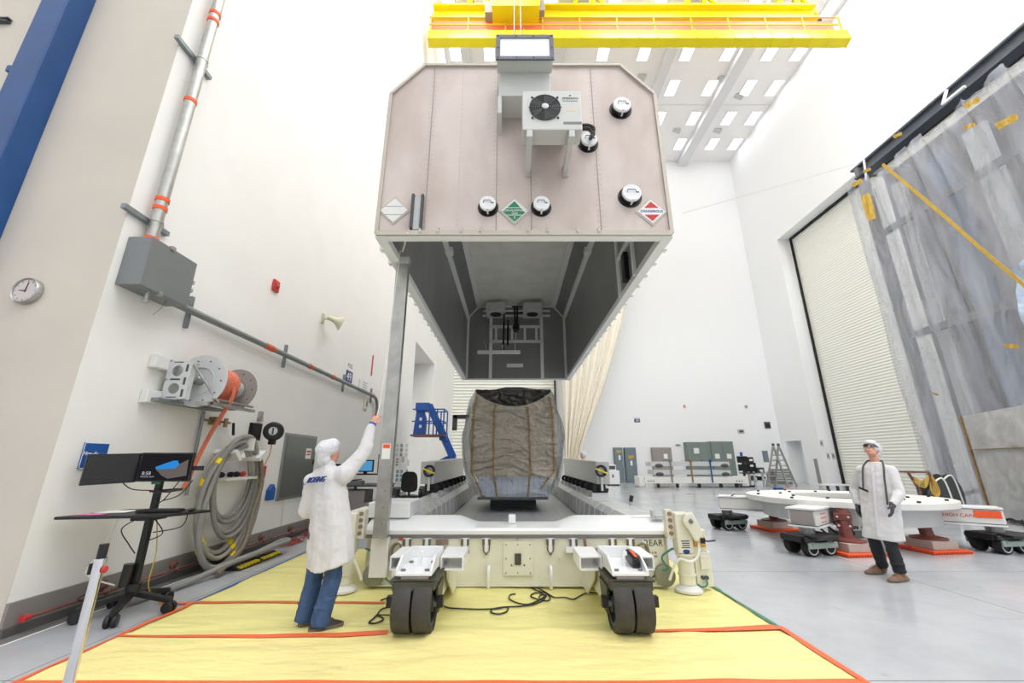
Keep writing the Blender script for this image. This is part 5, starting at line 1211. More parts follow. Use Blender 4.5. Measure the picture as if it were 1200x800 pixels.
MB().box((bx-.1, by-.5, .3), (bx+1.3, by+1.1, .5)).build('chassis', 'dark_grey', bl)
for x in (bx-.05, bx+1.25):
    for y in (by-.3, by+.9): MB().lathe([(.3, -.1), (.3, .1)], (x, y, .3), NX, 20).build('wheel', 'rubber', bl)
for z in (2.9, 3.2): MB().box((bx-.35, by-.32, z), (bx-.25, by-.3, z+.12)).build('decal', 'paper', bl)
# ================================================================ HEAVY LIFT DOLLY (right)
C0 = Vector((7.15, 9.4, 0))
hd_ = thing('ring_dolly', 'white wheeled support dolly with a large round ring top', 'dolly', C0)
MB().ring([(.9, .74), (1.8, .74), (1.8, .85), (.9, .85)], C0, UP, 72).build('ring_table', 'white_paint', hd_, bev=.008)
for k in range(20):
    a = 2*PI*k/20+.1; r = 1.62 if k % 2 else 1.1; MB().lathe([(.03, 0), (.03, .03)], C0+Vector((r*math.cos(a), r*math.sin(a), .85)), n=8).build('ring_bolt', 'black', hd_)
MB().ring([(1.0, .42), (1.5, .42), (1.5, .74), (1.0, .74)], C0, UP, 48).ring([(1.5, .7), (1.56, .7), (1.56, .74), (1.5, .74)], C0, UP, 48).build('ring_drum', 'pale_grey', hd_)
def bogie(c, ang, lab_parent):
    d = Vector((math.cos(ang), math.sin(ang), 0)); n = Vector((-d.y, d.x, 0)); c = Vector(c)
    b = MB().obox(c+UP*.27, (.72, .5, .07), d, n, UP).obox(c+UP*.31-n*.1, (.5, .6, .05), d, n, UP).obox(c+UP*.28+d*.34, (.12, .4, .11), d, n, UP).obox(c+UP*.28-d*.34, (.12, .4, .11), d, n, UP).build('bogie_top', 'black', lab_parent, bev=.01)
    for s in (-1, 1):
        f = MB().obox(c+n*s*.26+UP*.18, (.62, .03, .09), d, n, UP).obox(c+n*s*.275+UP*.2, (.5, .03, .03), d, n, UP).build('axle_frame', mat('frame_green', (150, 166, 158), .4, .3) if s < 0 else 'grey_metal', b)
        for q in (-1, 1):
            w_ = c+d*q*.19+n*s*.17+UP*.135
            MB().ring([(.1, -.06), (.132, -.06), (.135, -.05), (.135, .05), (.132, .06), (.1, .06)], w_, n, 24).lathe([(.1, -.045), (.1, .045)], w_, n, 20).build('wheel', 'black_matt', b, smooth=True)
            MB().ring([(.09, .055), (.108, .055), (.108, .064), (.09, .064)], w_, n*s, 24).build('wheel_rim', 'pale_grey', b)
    MB().cyl(c+UP*.3, c+UP*.44, .12, n=16).build('swivel', 'grey_metal', b)
ends = [((5.15, 10.72), 'l'), ((5.2, 7.85), 'f'), ((8.95, 8.02), 'r'), ((9.0, 10.8), 'b')]
for (x, y), k in ends:
    p = Vector((x, y, 0)); d = (p-C0).normalized(); n = Vector((-d.y, d.x, 0)); q = C0+d*1.2
    L_ = (p-q).length; m_ = (p+q)/2
    a = MB().obox(m_+UP*.6, (L_, .42, .26), d, n, UP).build('arm', 'white_paint', hd_, bev=.006)
    MB().obox(m_+UP*.745, (L_+.04, .48, .03), d, n, UP).obox(m_+UP*.455, (L_+.04, .48, .03), d, n, UP).build('arm_flange', 'white_gloss', a)
    MB().obox(m_+UP*.724, (L_+.02, .445, .012), d, n, UP).obox(m_+UP*.476, (L_+.02, .445, .012), d, n, UP).build('dark_line', 'dark_grey', a)
    MB().obox(p+UP*.6+d*.012, (.02, .36, .22), d, n, UP).build('end_plate', 'taupe' if k == 'f' else 'white_paint', a)
    bogie(p-d*.12, 0.25 if k != 'r' else .15, hd_)
    if k == 'r':
        N = -n if (-n).y < 0 else n; R = UP.cross(N)*1
        R = R if R.x > 0 else -R
        text('HIGH CAPACITY', .085, m_+UP*.6+N*.214+R*.07, R, UP, 'red_ink', a, 'stencil')
        MB().obox(p+UP*.64+N*.222-R*.19, (.34, .012, .12), R, N, UP).build('orange_patch', 'orange', a)
    if k == 'f':
        N = -n if (-n).x < 0 else n
        N = n if n.y < 0 else -n
        mk_ = MB()
        for i in range(3): mk_.obox(m_+UP*(.52+.07*i)+N*.215+d*.25, (.28, .006, .012), d, N, UP)
        mk_.build('red_stencil', 'red_ink', a)
    if k == 'l': MB().tube([m_+UP*.77+d*.3+n*.25, m_+UP*.77+d*.3-n*.25, m_+UP*.44+d*.3-n*.25], .012, 6).build('strap', 'black', a)
for i, (x, y) in enumerate(((6.3, 10.55), (6.03, 7.98), (7.7, 8.2))):
    c = Vector((x, y, 0)); d = (C0-c).normalized()
    jk = MB().cyl(c+UP*.23, c+d*.06+UP*.72, .1, .1, 18).build('jack_column', 'red_brown', hd_, smooth=True)
    MB().obox(c+d*.1+UP*.6, (.34, .26, .12), d, UP.cross(d), UP).obox(c+d*.1+UP*.45, (.3, .24, .1), d, UP.cross(d), UP).build('jack_bracket', 'red_brown', jk, bev=.01)
    bt = [MB().ball(c-d*.08+UP*z+UP.cross(d)*s*.08, .02, 8) for z in (.45, .6) for s in (-1, 1)]
    for q in bt: q.build('jack_bolt', 'pale_grey', jk)
    MB().lathe([(.27, .2), (.27, .225), (.18, .245), (.12, .26)], c, UP, 30).build('jack_foot', 'red_brown', jk, smooth=True)
    LB = ('at the far left of the ring', 'left of the man in boots', 'right of the man in boots')[i]
    jx = thing('jack_block', 'pale concrete colour block under a brown jack foot, ' + LB, 'block', c+UP*.055, 'blocks under the jack feet')
    MB().obox(c+UP*.128, (.52, .52, .14), (1, .12, 0), (-.12, 1, 0), UP).build('block', 'concrete', jx, bev=.008)
    pd = thing('orange_pad', 'orange plastic load pad under the block, ' + LB, 'pad', c, 'orange load pads')
    MB().obox(c+UP*.045, (.8, .72, .02), (1, .12, 0), (-.12, 1, 0), UP).build('top_plate', 'orange', pd)
    R_, N_ = Vector((1, .12, 0)).normalized(), Vector((-.12, 1, 0)).normalized(); g = MB()
    for k in range(15): g.obox(c+UP*.02+R_*(-.38+.054*k), (.014, .72, .035), R_, N_, UP)
    for s in (-.35, 0, .35): g.obox(c+UP*.02+N_*s*.95, (.78, .014, .035), R_, N_, UP)
    g.build('ribs', 'orange', pd); MB().obox(c+UP*.004, (.78, .7, .008), R_, N_, UP).build('base_plate', mat('pad_dark', (120, 44, 24), .6), pd)
tag(MB().tube(spline([(7.3, 8.4, .3), (7.15, 8.3, .1), (7.3, 8.15, .07)], 6), .015, 6).build('red_hose', 'red', smooth=True), 'short red hose at the right orange pad of the ring dolly', 'hose')
us = thing('cable_bundle', 'black cables hanging below the ring dolly on its left side', 'cables', (6.5, 9.4, .1))
for k in range(4): MB().tube(spline([(6.2+.15*k, 9.2, .55), (6.35+.1*k, 9.0-.1*k, .2+.05*k), (6.7+.1*k, 9.0, .12), (7.2, 9.1, .5)], 6), .02, 6).build('cable', 'cable_black', us, smooth=True)
MB().obox((6.9, 9.0, .16), (.7, .3, .14)).build('cable_tray', 'mid_grey', us)
# rack with yellow cables and dark drums behind the ring
cr2 = thing('cable_rack', 'brown framed rack with yellow cables behind the ring dolly', 'cable rack', (10.3, 11.5, 0))
p0 = at(1064, 553, 11.2); p1 = at(1088, 553, 11.2)
z_ = p0.z
MB().bar(p0, p1, .05).bar(p0, (p0.x+.25, 11.3, z_-.4), .05).bar((p0.x+.25, 11.3, z_-.4), (p0.x+.3, 11.3, 0), .06).bar(p1, (p1.x+.05, 11.3, 0), .05).bar(p0, (p0.x+.05, 11.6, z_), .04).bar((p0.x+.05, 11.6, z_), (p1.x, 11.6, z_), .04).build('frame', 'rust', cr2)
for k in range(5): MB().tube(spline([(p0.x+.1, 11.25, z_-.1-.03*k), (p0.x+.35, 11.2, z_-.22-.04*k), (p1.x+.05, 11.22, z_-.05), (p1.x+.15-.05*k, 11.2, z_-.5), (p0.x+.35+.1*k, 11.15, z_-.75)], 7), .014, 7).build('yellow_cable', 'yellow_tape', cr2, smooth=True)
for k, (px, r, lab) in enumerate(((1096, .55, 'dark round drum behind the yellow cable rack, left one'), (1108, .6, 'dark round drum beside the plastic curtain, right one'))):
    c = at(px, 573, 11.9+.75*k); c.z = r
    dr = thing('hose_drum', lab, 'drum', (c.x, c.y, 0), 'dark drums behind the ring dolly')
    MB().lathe([(r, -.12), (r, -.1), (r*.5, -.1), (r*.5, .1), (r, .1), (r, .12)], c, (.35, -1, 0), 32).build('drum', 'dark_grey', dr, smooth=True)
    MB().tube(spline([c+Vector((-.3, -.25, .4)), c+Vector((0, -.3, .55)), c+Vector((.1, -.3, -.2)), c+Vector((.15, -.28, -.55))], 6), .02, 6).build('white_hose', 'paper', dr, smooth=True)
# ================================================================ PLASTIC COVERED STRUCTURE (far right)
PXX, PY0, PY1, PZ = 16.4, 8.4, 16.4, 15.05
ps = thing('curtained_frame', 'tall dark steel frame hung with wrinkled clear plastic sheeting at the right', 'enclosure', (17.5, 12.4, 0))
MB().box((PXX, PY0, PZ-.08), (PXX+.5, PY1+.1, PZ)).box((PXX+.15, PY0, PZ-.5), (PXX+.35, PY1, PZ-.08)).box((PXX, PY0, PZ-.58), (PXX+.5, PY1, PZ-.5)).build('top_beam', mat('beam_slate', (92, 98, 108), .45, .2), ps)
for y in (PY1-.1, PY0+.2): MB().box((PXX+.15, y-.15, 0), (PXX+.45, y+.15, PZ-.58)).build('post', 'mid_grey', ps)
MB().box((PXX+4.2, PY1-.4, 0), (PXX+4.5, PY1-.1, PZ)).box((PXX, PY1-.3, PZ-.5), (PXX+4.5, PY1-.1, PZ-.1)).build('rear_frame', 'mid_grey', ps)
for z in (6.6, 11.4): MB().box((PXX+.25, PY0, z-.14), (PXX+.4, PY1, z+.14)).build('cross_beam', 'mid_grey', ps)
for y, m, w_ in ((15.3, 'pale_grey', .5), (13.6, mat('slate_blue', (110, 126, 150), .5), .8), (12.2, 'pale_grey', .7), (14.5, mat('slate_dark', (80, 88, 100), .5), .3)):
    MB().box((PXX+.7, y-w_/2, .1), (PXX+.9, y+w_/2, PZ-1.6)).build('inner_panel', m, ps)
MB().box((PXX+1.2, PY0, .1), (PXX+1.35, 16.2, PZ-.6)).build('inner_wall', 'mid_grey', ps)
MB().box((PXX+.5, 9.3, 5.5), (PXX+1.1, 11.2, 10.6)).build('dark_equipment', 'dark_grey', ps)
MB().bar((PXX+.25, 10.2, 2.0), (PXX+.25, 15.9, .4), .12).bar((PXX+.25, 10.0, 4.6), (PXX+.25, 14.0, 10.4), .05).build('brace', 'mid_grey', ps)
HANG = [(16.4, 14.0), (15.6, 14.15), (14.6, 13.75), (13.8, 14.1), (13.1, 14.1), (12.3, 13.8), (11.6, 14.25), (10.9, 14.0), (10.3, 14.3), (9.6, 13.7), (8.8, 14.2), (8.4, 14.0)]
def sheet_pt(u, v):
    y = PY1-(PY1-PY0)*u
    for (a, za), (c, zc) in zip(HANG, HANG[1:]):
        if c <= y <= a:
            t = (a-y)/(a-c); zt = za+(zc-za)*t - .5*math.sin(PI*t)*min(1, (a-c)); break
    else: zt = 14
    z = zt*(1-v)+.02*v
    kz = min(range(len(HANG)), key=lambda i: abs(HANG[i][0]-y)); dy_ = y-HANG[kz][0]; dn = zt-z
    pl_ = .06*math.sin(y*7.5+.9*math.sin(z*.5)) + .17*math.exp(-(dn/6)**2)*math.cos(min(3.1, abs(dy_)/(.1+.12*dn)*1.6)) + .26*noise.noise(Vector((y*1.0+z*.05, z*.13, 2))) + .1*noise.noise(Vector((y*2.4-z*.22, z*.2, 5))) + .03*noise.noise(Vector((y*6+z, z*.8, 9)))
    yy = y + (.25*noise.noise(Vector((z*.8, 3, 1)))-.1*math.sin(z*.6))*max(0, 1-u*8) 
    return Vector((PXX-.25+pl_*.8, yy, z))
MB().grid(sheet_pt, 150, 110).build('plastic_sheet', 'clear_sheet', ps, smooth=True)
MB().grid(lambda u, v: Vector((PXX-.3+u*4.6, PY1+.2+.1*math.sin(u*30)+.15*noise.noise(Vector((u*8, v*4, 1))), 14.2*(1-v))), 60, 40).build('plastic_sheet', 'clear_sheet', ps, smooth=True)
MB().grid(lambda u, v: Vector((PXX-.5-.3*math.sin(PI*v)+.3*noise.noise(Vector((u*5, v*5, 4))), 11.7-2.6*u, 7.4-4.6*v+.9*u)), 40, 40).build('blue_film', 'blue_sheet', ps, smooth=True)
yt = MB(); P = [Vector((PXX-.62, y, z)) for y, z in ((14.1, 14.0), (13.0, 11.2), (11.9, 8.4), (10.9, 5.8), (10.0, 4.0))]
P = spline([(PXX-.72, 14.3, 13.6), (PXX-.74, 13.0, 10.6), (PXX-.76, 12.0, 8.2), (PXX-.95, 10.9, 5.9), (PXX-.95, 10.2, 4.3)], 6)
for a, c in zip(P, P[1:]): yt.bar(a, c, .02, .11)
yt.build('yellow_tape', 'yellow_tape', ps)
for k, (y, z, s) in enumerate(((15.7, 13.7, .45), (15.1, 13.9, .3), (11.0, 13.3, .4), (11.3, 12.6, .3), (10.4, 11.9, .5), (12.3, 5.0, .3), (15.0, 3.9, .15), (13.5, 14.3, .3), (15.5, 12.3, .8))):
    MB().grid(lambda u, v: Vector((PXX-.62+.04*math.sin(9*u+3*v), y+(u-.5)*s*(.5 if k == 8 else 1), z+(v-.5)*s*(1.6 if k == 8 else .5)+.1*u)), 6, 4).build('tape_patch', 'yellow_tape', ps)
MB().bar((PXX-.1, 15.6, 14.95), (PXX-.15, 15.7, 13.9), .06).bar((PXX-.1, 11.9, 14.9), (PXX-.3, 12.0, 14.35), .09).bar((PXX-.3, 12.0, 14.35), (PXX-.35, 11.2, 14.3), .09).build('hanger_bar', 'white_gloss', ps)
tag(MB().tube([at(800, 250, 32), at(1010, 190, 17.5)], .02, 5).build('guy_wire', 'beam_grey'), 'thin wire crossing high from the plastic covered frame to the back wall', 'wire')
# covered crate in front of it
cvr = thing('covered_crate', 'low crate covered in grey plastic film with tan tape at the right edge', 'crate', (14.2, 11, 0))
ft = [(14.3, 12.9), (12.35, 8.9), (14.2, 8.1), (15.5, 12.0)]
MB().prism([(x+.1*(1 if i in (0, 1) else -1)*.5, y, .02) for i, (x, y) in enumerate(ft)], (0, 0, 2.86)).build('crate_body', 'taupe', cvr)
a, c = Vector((14.28, 12.92, 0)), Vector((12.3, 8.87, 0)); nrm = Vector((-.9, .44, 0))
MB().grid(lambda u, v: a.lerp(c, u)+UP*2.93*v+nrm*(.03+.03*noise.noise(Vector((u*7, v*3, 0)))+.05*(1-v)*abs(noise.noise(Vector((u*3, v*4, 3))))), 50, 24).build('grey_film', 'grey_sheet', cvr, smooth=True)
MB().prism([(x, y, 2.9) for x, y in ft], (0, 0, .04)).build('top_film', 'grey_sheet', cvr)
for u, z0, z1 in ((.002, 0, 2.93),): MB().bar(a+nrm*.09, a+nrm*.09+UP*2.93, .05, .05).build('edge_tape', 'masking_tape', cvr)
MB().bar(a+UP*1.9+nrm*.08, c+UP*1.9+nrm*.08, .07, .02).build('edge_tape', 'masking_tape', cvr)
tag(MB().grid(lambda u, v: Vector((13.5-.5*u-.3*v, 12.0-1.2*u, .03+.14*abs(noise.noise(Vector((u*6, v*6, 2)))))), 20, 10).build('dark_cloth', 'black_cloth', smooth=True), 'crumpled dark cloth on the floor at the foot of the covered crate', 'cloth')
# ================================================================ BACK WALL AND FAR FLOOR
YW = YB
def cabinet(name, lab, cat, x0, x1, z0, z1, dep, m, doors=1, group=None, stickers=()):
    t = thing(name, lab, cat, ((x0+x1)/2, YW-dep/2, z0), group)
    MB().box((x0, YW-dep, z0), (x1, YW-.005, z1)).build('body', m, t, bev=.01)
    for k in range(doors):
        a = x0+(x1-x0)*k/doors; b_ = x0+(x1-x0)*(k+1)/doors
        d = MB().box((a+.02, YW-dep-.03, z0+.04), (b_-.02, YW-dep, z1-.04)).build('door', m, t, bev=.006)
        MB().box((b_-.1, YW-dep-.06, z0+(z1-z0)*.5), (b_-.06, YW-dep-.03, z0+(z1-z0)*.5+.2)).build('handle', 'alu', d)
    for x, z, w_, h_, mm in stickers: MB().box((x-w_/2, YW-dep-.036, z-h_/2), (x+w_/2, YW-dep-.03, z+h_/2)).build('sticker', mm, t)
    return t
g = lambda px, py: at(px, py, YW-.4)
s0, s1, s2, s3 = g(722, 560).x, g(732, 560).x, g(734.5, 560).x, g(748, 560).x
cabinet('electrical_cabinet', 'narrow blue grey electrical cabinet on the back wall, left of the pair', 'cabinet', s0, s1, 0, 2.55, .35, 'door_grey', 1, 'blue grey cabinets on the back wall', ((s0+.35, 2.25, .35, .2, 'yellow_tape'), (s0+.38, 1.8, .15, .35, 'paper')))
cabinet('electrical_cabinet', 'wide blue grey electrical cabinet on the back wall, right of the pair', 'cabinet', s2, s3, 0, 2.55, .35, 'door_grey', 1, 'blue grey cabinets on the back wall', ((s2+.45, 1.85, .4, .25, 'yellow_tape'), (s2+.45, 1.4, .15, .35, 'paper')))
a, b_ = g(766, 545).x, g(789, 545).x
cabinet('wall_cabinet', 'taupe cabinet on the back wall behind the stacked frames', 'cabinet', a, b_, 0, 2.55, .35, 'taupe', 1, None, ((b_-.5, 1.9, .3, .35, 'paper'),))
a, b_ = g(806, 545).x, g(834, 545).x
cabinet('switchgear_cabinet', 'green grey switchgear cabinet behind the stacked frames, left half', 'cabinet', a, b_, 0, 2.95, .6, 'green_grey', 2, 'green grey switchgear', ((a+.7, 2.3, .4, .4, 'paper'),))
a, b_ = g(834.3, 545).x, g(861, 545).x
cabinet('switchgear_cabinet', 'green grey switchgear cabinet behind the stacked frames, right half', 'cabinet', a, b_, 0, 3.0, .6, 'green_grey', 2, 'green grey switchgear', ((a+.4, 1.9, .35, .35, 'paper'), (a+1.3, 1.9, .35, .35, 'paper')))
# white appliance
p = fl(718, 568); p.y = 28.5; x = 118.5/502*28.5
wa = thing('white_machine', 'white box shaped machine with a dark display beside the blue grey cabinets', 'machine', (x, 28.5, 0))
MB().box((x-.45, 28.2, .08), (x+.4, 28.8, .95)).box((x-.32, 28.3, .95), (x+.22, 28.7, 1.32)).build('body', 'white_gloss', wa, bev=.02)
MB().box((x-.26, 28.28, 1.02), (x+.16, 28.3, 1.24)).build('display', 'dark_grey', wa)
MB().box((x-.4, 28.25, 0), (x+.35, 28.75, .08)).build('plinth', 'black', wa)
MB().box((x-.1, 28.19, .5), (x+.02, 28.2, .7)).build('mark', 'mid_grey', wa)
# stacked aluminium frames on a cart
FY = 26.5; fx0, fx1 = 760/1, 0
X = lambda px: (px-600)/500*FY
fs_ = thing('frame_cart', 'low white wheeled cart carrying stacked metal frames by the back wall', 'cart', ((X(748)+X(872))/2, FY, 0))
MB().box((X(752), FY-.6, .25), (X(868), FY+.6, .62)).box((X(746), FY-.5, .1), (X(753), FY+.5, .66)).box((X(864), FY-.5, .1), (X(872), FY+.5, .66)).build('deck', 'white_paint', fs_, bev=.02)
for px in (768, 790, 815, 840, 858): MB().lathe([(.12, -.06), (.12, .06)], (X(px), FY-.4, .12), NX, 14).build('wheel', 'black', fs_)
pk = MB()
for px in (756, 759, 762, 857, 860, 863): pk.box((X(px)-.04, FY-.61, .36), (X(px)+.04, FY-.6, .42))
pk.build('stencil', 'dark_grey', fs_)
for k, z in enumerate((.76, 1.26)):
    t = thing('metal_frame', ('lower' if k == 0 else 'upper') + ' grey metal frame of the stack on the white cart', 'frame', (X(806), FY, z), 'metal frames stacked on the cart')
    x0, x1 = X(763-k*2), X(852)
    MB().box((x0, FY-.55, z), (x1, FY-.45, z+.26)).build('rail', 'pale_grey', t)
    MB().box((x0, FY+.45, z), (x1, FY+.55, z+.26)).build('rail', 'pale_grey', t)
    for px in (764, 783, 806, 829, 850): MB().box((X(px)-.06, FY-.5, z+.02), (X(px)+.06, FY+.449, z+.2)).build('crossbar', 'pale_grey', t)
    for px in (770, 846): MB().ball((X(px), FY-.56, z+.02), (.25, .1, .12), 10).build('clamp', 'dark_grey', t)
for px, m, lab in ((783, 'mid_grey', 'grey strap round the stacked frames, left one'), (806.5, 'masking_tape', 'tan strap with a dark buckle round the middle of the stacked frames'), (829, 'blue_steel', 'dark blue strap round the stacked frames, right one')):
    t = tag(MB().box((X(px)-.04, FY-.66, .3), (X(px)+.04, FY-.63, 1.58)).box((X(px)-.04, FY-.66, 1.58), (X(px)+.04, FY+.62, 1.6)).box((X(px)-.07, FY-.7, 1.48), (X(px)+.07, FY-.62, 1.64)).build('ratchet_strap', m), lab, 'strap', 'straps on the stacked frames')
# workstation cart, bench and ladder near the corner
FY2 = 27.0
X2 = lambda px, d=0: (px-600)/500*(FY2+d)
kc = thing('computer_stand', 'black monitor stand beside the green grey switchgear', 'computer stand', (X2(872), FY2, 0))
MB().box((X2(867), FY2-.05, 1.45), (X2(879), FY2+.02, 1.85)).box((X2(867), FY2-.04, .95), (X2(878), FY2, 1.35)).build('monitor', 'black', kc)
MB().box((X2(873)-.05, FY2-.05, .1), (X2(873)+.05, FY2+.05, 1.45)).box((X2(868), FY2-.4, .8), (X2(881), FY2+.1, .86)).box((X2(868), FY2-.3, .0), (X2(880), FY2+.3, .1)).build('stand', 'black', kc)
MB().box((X2(871), FY2-.06, 1.86), (X2(874), FY2-.03, 2.1)).build('blue_tag', 'blue_sign', kc)
bn = thing('supply_bench', 'grey bench loaded with black equipment cases left of the ladder', 'bench', (X2(893), FY2+.6, 0))
MB().box((X2(881), FY2+.3, .72), (X2(905), FY2+1, .8)).box((X2(881), FY2+.3, .3), (X2(905), FY2+1, .36)).build('shelf', 'pale_grey', bn)
for px in (882, 888, 898, 904): MB().box((X2(px)-.05, FY2+.3, 0), (X2(px)+.05, FY2+.4, .9)).build('leg', 'pale_grey', bn)
for k, (a, c, z0, z1, m, lab) in enumerate(((882, 893, .8, 1.45, 'black', 'large black equipment case on the bench left of the ladder'), (884, 891, 1.45, 1.8, 'black_matt', 'smaller black case on top of the large one on the bench'), (894, 902, .8, 1.15, 'dark_grey', 'dark grey case on the bench nearest the ladder'), (886, 892, .36, .65, 'dark_grey', 'dark box on the lower bench shelf'), (896, 902, .36, .6, 'black', 'black box on the lower bench shelf nearest the ladder'))):
    t = thing('equipment_case', lab, 'case', (X2((a+c)/2), FY2+.6, z0), 'cases on the bench')
    MB().box((X2(a), FY2+.4, z0+.002), (X2(c), FY2+.9, z1)).build('shell', m, t, bev=.03)
    MB().box((X2((a+c)/2)-.1, FY2+.38, z1-.25), (X2((a+c)/2)+.1, FY2+.4, z1-.12)).build('label_plate', 'paper', t)
ld = thing('step_ladder', 'tall aluminium A frame ladder near the doorway in the corner', 'ladder', (X2(915), FY2, 0))
q0, q1, q2, q3 = at(906, 521, FY2), at(912, 521, FY2), at(898, 566, FY2), at(908, 566, FY2)
r0, r1 = at(923, 567, FY2-.6), at(933, 566, FY2+.3)
for q in (q2, q3, r0, r1): q.z = 0
MB().bar(q0, q2, .09).bar(q1, q3, .09).build('front_rails', 'alu', ld); MB().bar(q0, r0, .09).bar(q1, r1, .09).build('rear_rails', 'alu', ld)
for k in range(1, 8):
    t = k/8; MB().bar(q0.lerp(q2, t), q1.lerp(q3, t), .07).build('rung', 'alu', ld); MB().bar(q0.lerp(r0, t), q1.lerp(r1, t), .06).build('rung', 'alu', ld)
for q in (q0, q1): MB().ball(q, (.1, .08, .1), 8).build('top_cap', 'dark_grey', ld)
MB().obox((q0+q2)/2+Vector((-.25, -.1, .55)), (.3, .1, .7)).build('hanging_bag', 'door_grey', ld)
gc = thing('low_cabinet', 'low grey slatted cabinet behind the ladder', 'cabinet', (X2(918, 3), FY2+3, 0))
MB().box((X2(908, 3), FY2+3, .0), (X2(928, 3), FY2+3.6, 1.0)).build('body', 'mid_grey', gc)
for k in range(5): MB().box((X2(908, 3)+.05, FY2+2.98, .2+.15*k), (X2(928, 3)-.05, FY2+3, .28+.15*k)).build('slat', 'pale_grey', gc)
wt = thing('low_table', 'small low white table by the big roll-up door', 'table', (at(977, 566, 22).x, 22, 0))
p = at(977, 566, 22)
MB().box((p.x-.6, 21.6, .36), (p.x+.7, 22.4, .42)).build('table_top', 'white_gloss', wt)
for dx in (-.5, 0, .5): MB().cyl((p.x+dx, 21.8, 0), (p.x+dx, 21.8, .36), .07, n=10).build('leg', 'dark_grey', wt)
tag(MB().lathe([(.07, 0), (.05, .02), (.02, .11), (.015, .12)], (at(923, 568, 26).x, 26, 0), n=16).build('traffic_cone', 'orange', smooth=True), 'tiny orange cone on the floor in front of the ladder', 'cone')
tag(MB().box((at(911, 570, 24).x-.2, 23.8, 0), (at(911, 570, 24).x+.2, 24.1, .14)).build('blue_mat', 'blue_sign', bev=.02), 'small blue pad on the floor in front of the ladder', 'pad')
# wall fittings, far
def fitting(name, lab, cat, px, py, w_, h_, m, m2=None, dep=.08):
    p = at(px, py, YW); t = thing(name, lab, cat, p)
    MB().box((p.x-w_/2, YW-dep, p.z-h_/2), (p.x+w_/2, YW-.002, p.z+h_/2)).build('housing', m, t, bev=.01)
    MB().box((p.x-w_*.3, YW-dep-.02, p.z-h_*.3), (p.x+w_*.3, YW-dep, p.z+h_*.2)).build('face', m2 or m, t)
    return p, t
p, t = fitting('wall_sign', 'small blue number sign on the back wall beside the cream curtain', 'sign', 746.5, 492.5, .46, .3, 'ink_blue', 'ink_blue', .02)
MB().box((p.x-.23, YW-.03, p.z+.1), (p.x+.23, YW-.02, p.z+.22)).build('header', 'pale_grey', t)
text('49', .26, (p.x, YW-.045, p.z-.03), (1, 0, 0), UP, 'paper', t)
fitting('strobe_light', 'tiny red strobe alarm on the back wall', 'alarm', 802, 476, .16, .2, 'red', 'paper')
fitting('wall_switches', 'tiny row of switches on the back wall above the stacked frames', 'switch', 794, 521, .4, .12, 'pale_grey', 'dark_grey')
fitting('emergency_light', 'small twin head emergency light on the back wall right of the switchgear', 'light', 868, 505, .5, .3, 'pale_grey', 'dark_grey')
fitting('wall_speaker', 'small dark box on the back wall near the right corner', 'loudspeaker', 899, 498, .45, .5, 'dark_grey', 'black')
fitting('wall_camera', 'small white camera fitting on the back wall above the ladder', 'camera', 874, 476, .2, .2, 'pale_grey', 'mid_grey')
for k, (px, py) in enumerate(((963, 519), (971, 534), (977, 534))):
    p = wx(px, py, XR); o = thing('wall_plate', 'small grey wall plate beside the big roll-up door, %s' % ('upper one', 'lower left one', 'lower right one')[k], 'plate', p, 'wall plates beside the roll-up door')
    MB().box((XR-.03, p.y-.14, p.z-.2), (XR, p.y+.14, p.z+.2)).build('plate', 'pale_grey', o, bev=.01); MB().box((XR-.05, p.y-.05, p.z-.08), (XR-.03, p.y+.05, p.z+.08)).build('switch', 'mid_grey', o)
# cream curtain
def cur(u, v):
    Yc = 29.5
    py = 296+(578-296)*v
    er = [(296, 752), (347, 737), (380, 730), (420, 719), (455, 708), (490, 695), (522, 683), (540, 678), (578, 677)]
    for (a, xa), (c, xc) in zip(er, er[1:]):
        if a <= py <= c: xr = xa+(xc-xa)*(py-a)/(c-a); break
    xl = 655+(663-655)*v
    p = at(xl+(xr-xl)*u, py, Yc); w_ = u*34
    p.y += .16*math.sin(w_+2*math.sin(u*5))+.08*math.sin(w_*2.3); p.z = max(p.z, .02)
    return p
tag(MB().grid(cur, 160, 40).build('hanging_curtain', 'curtain', smooth=True, mods=[('SOLIDIFY', dict(thickness=.01))]), 'cream pleated curtain gathered at the bottom, hanging behind the satellite', 'curtain')
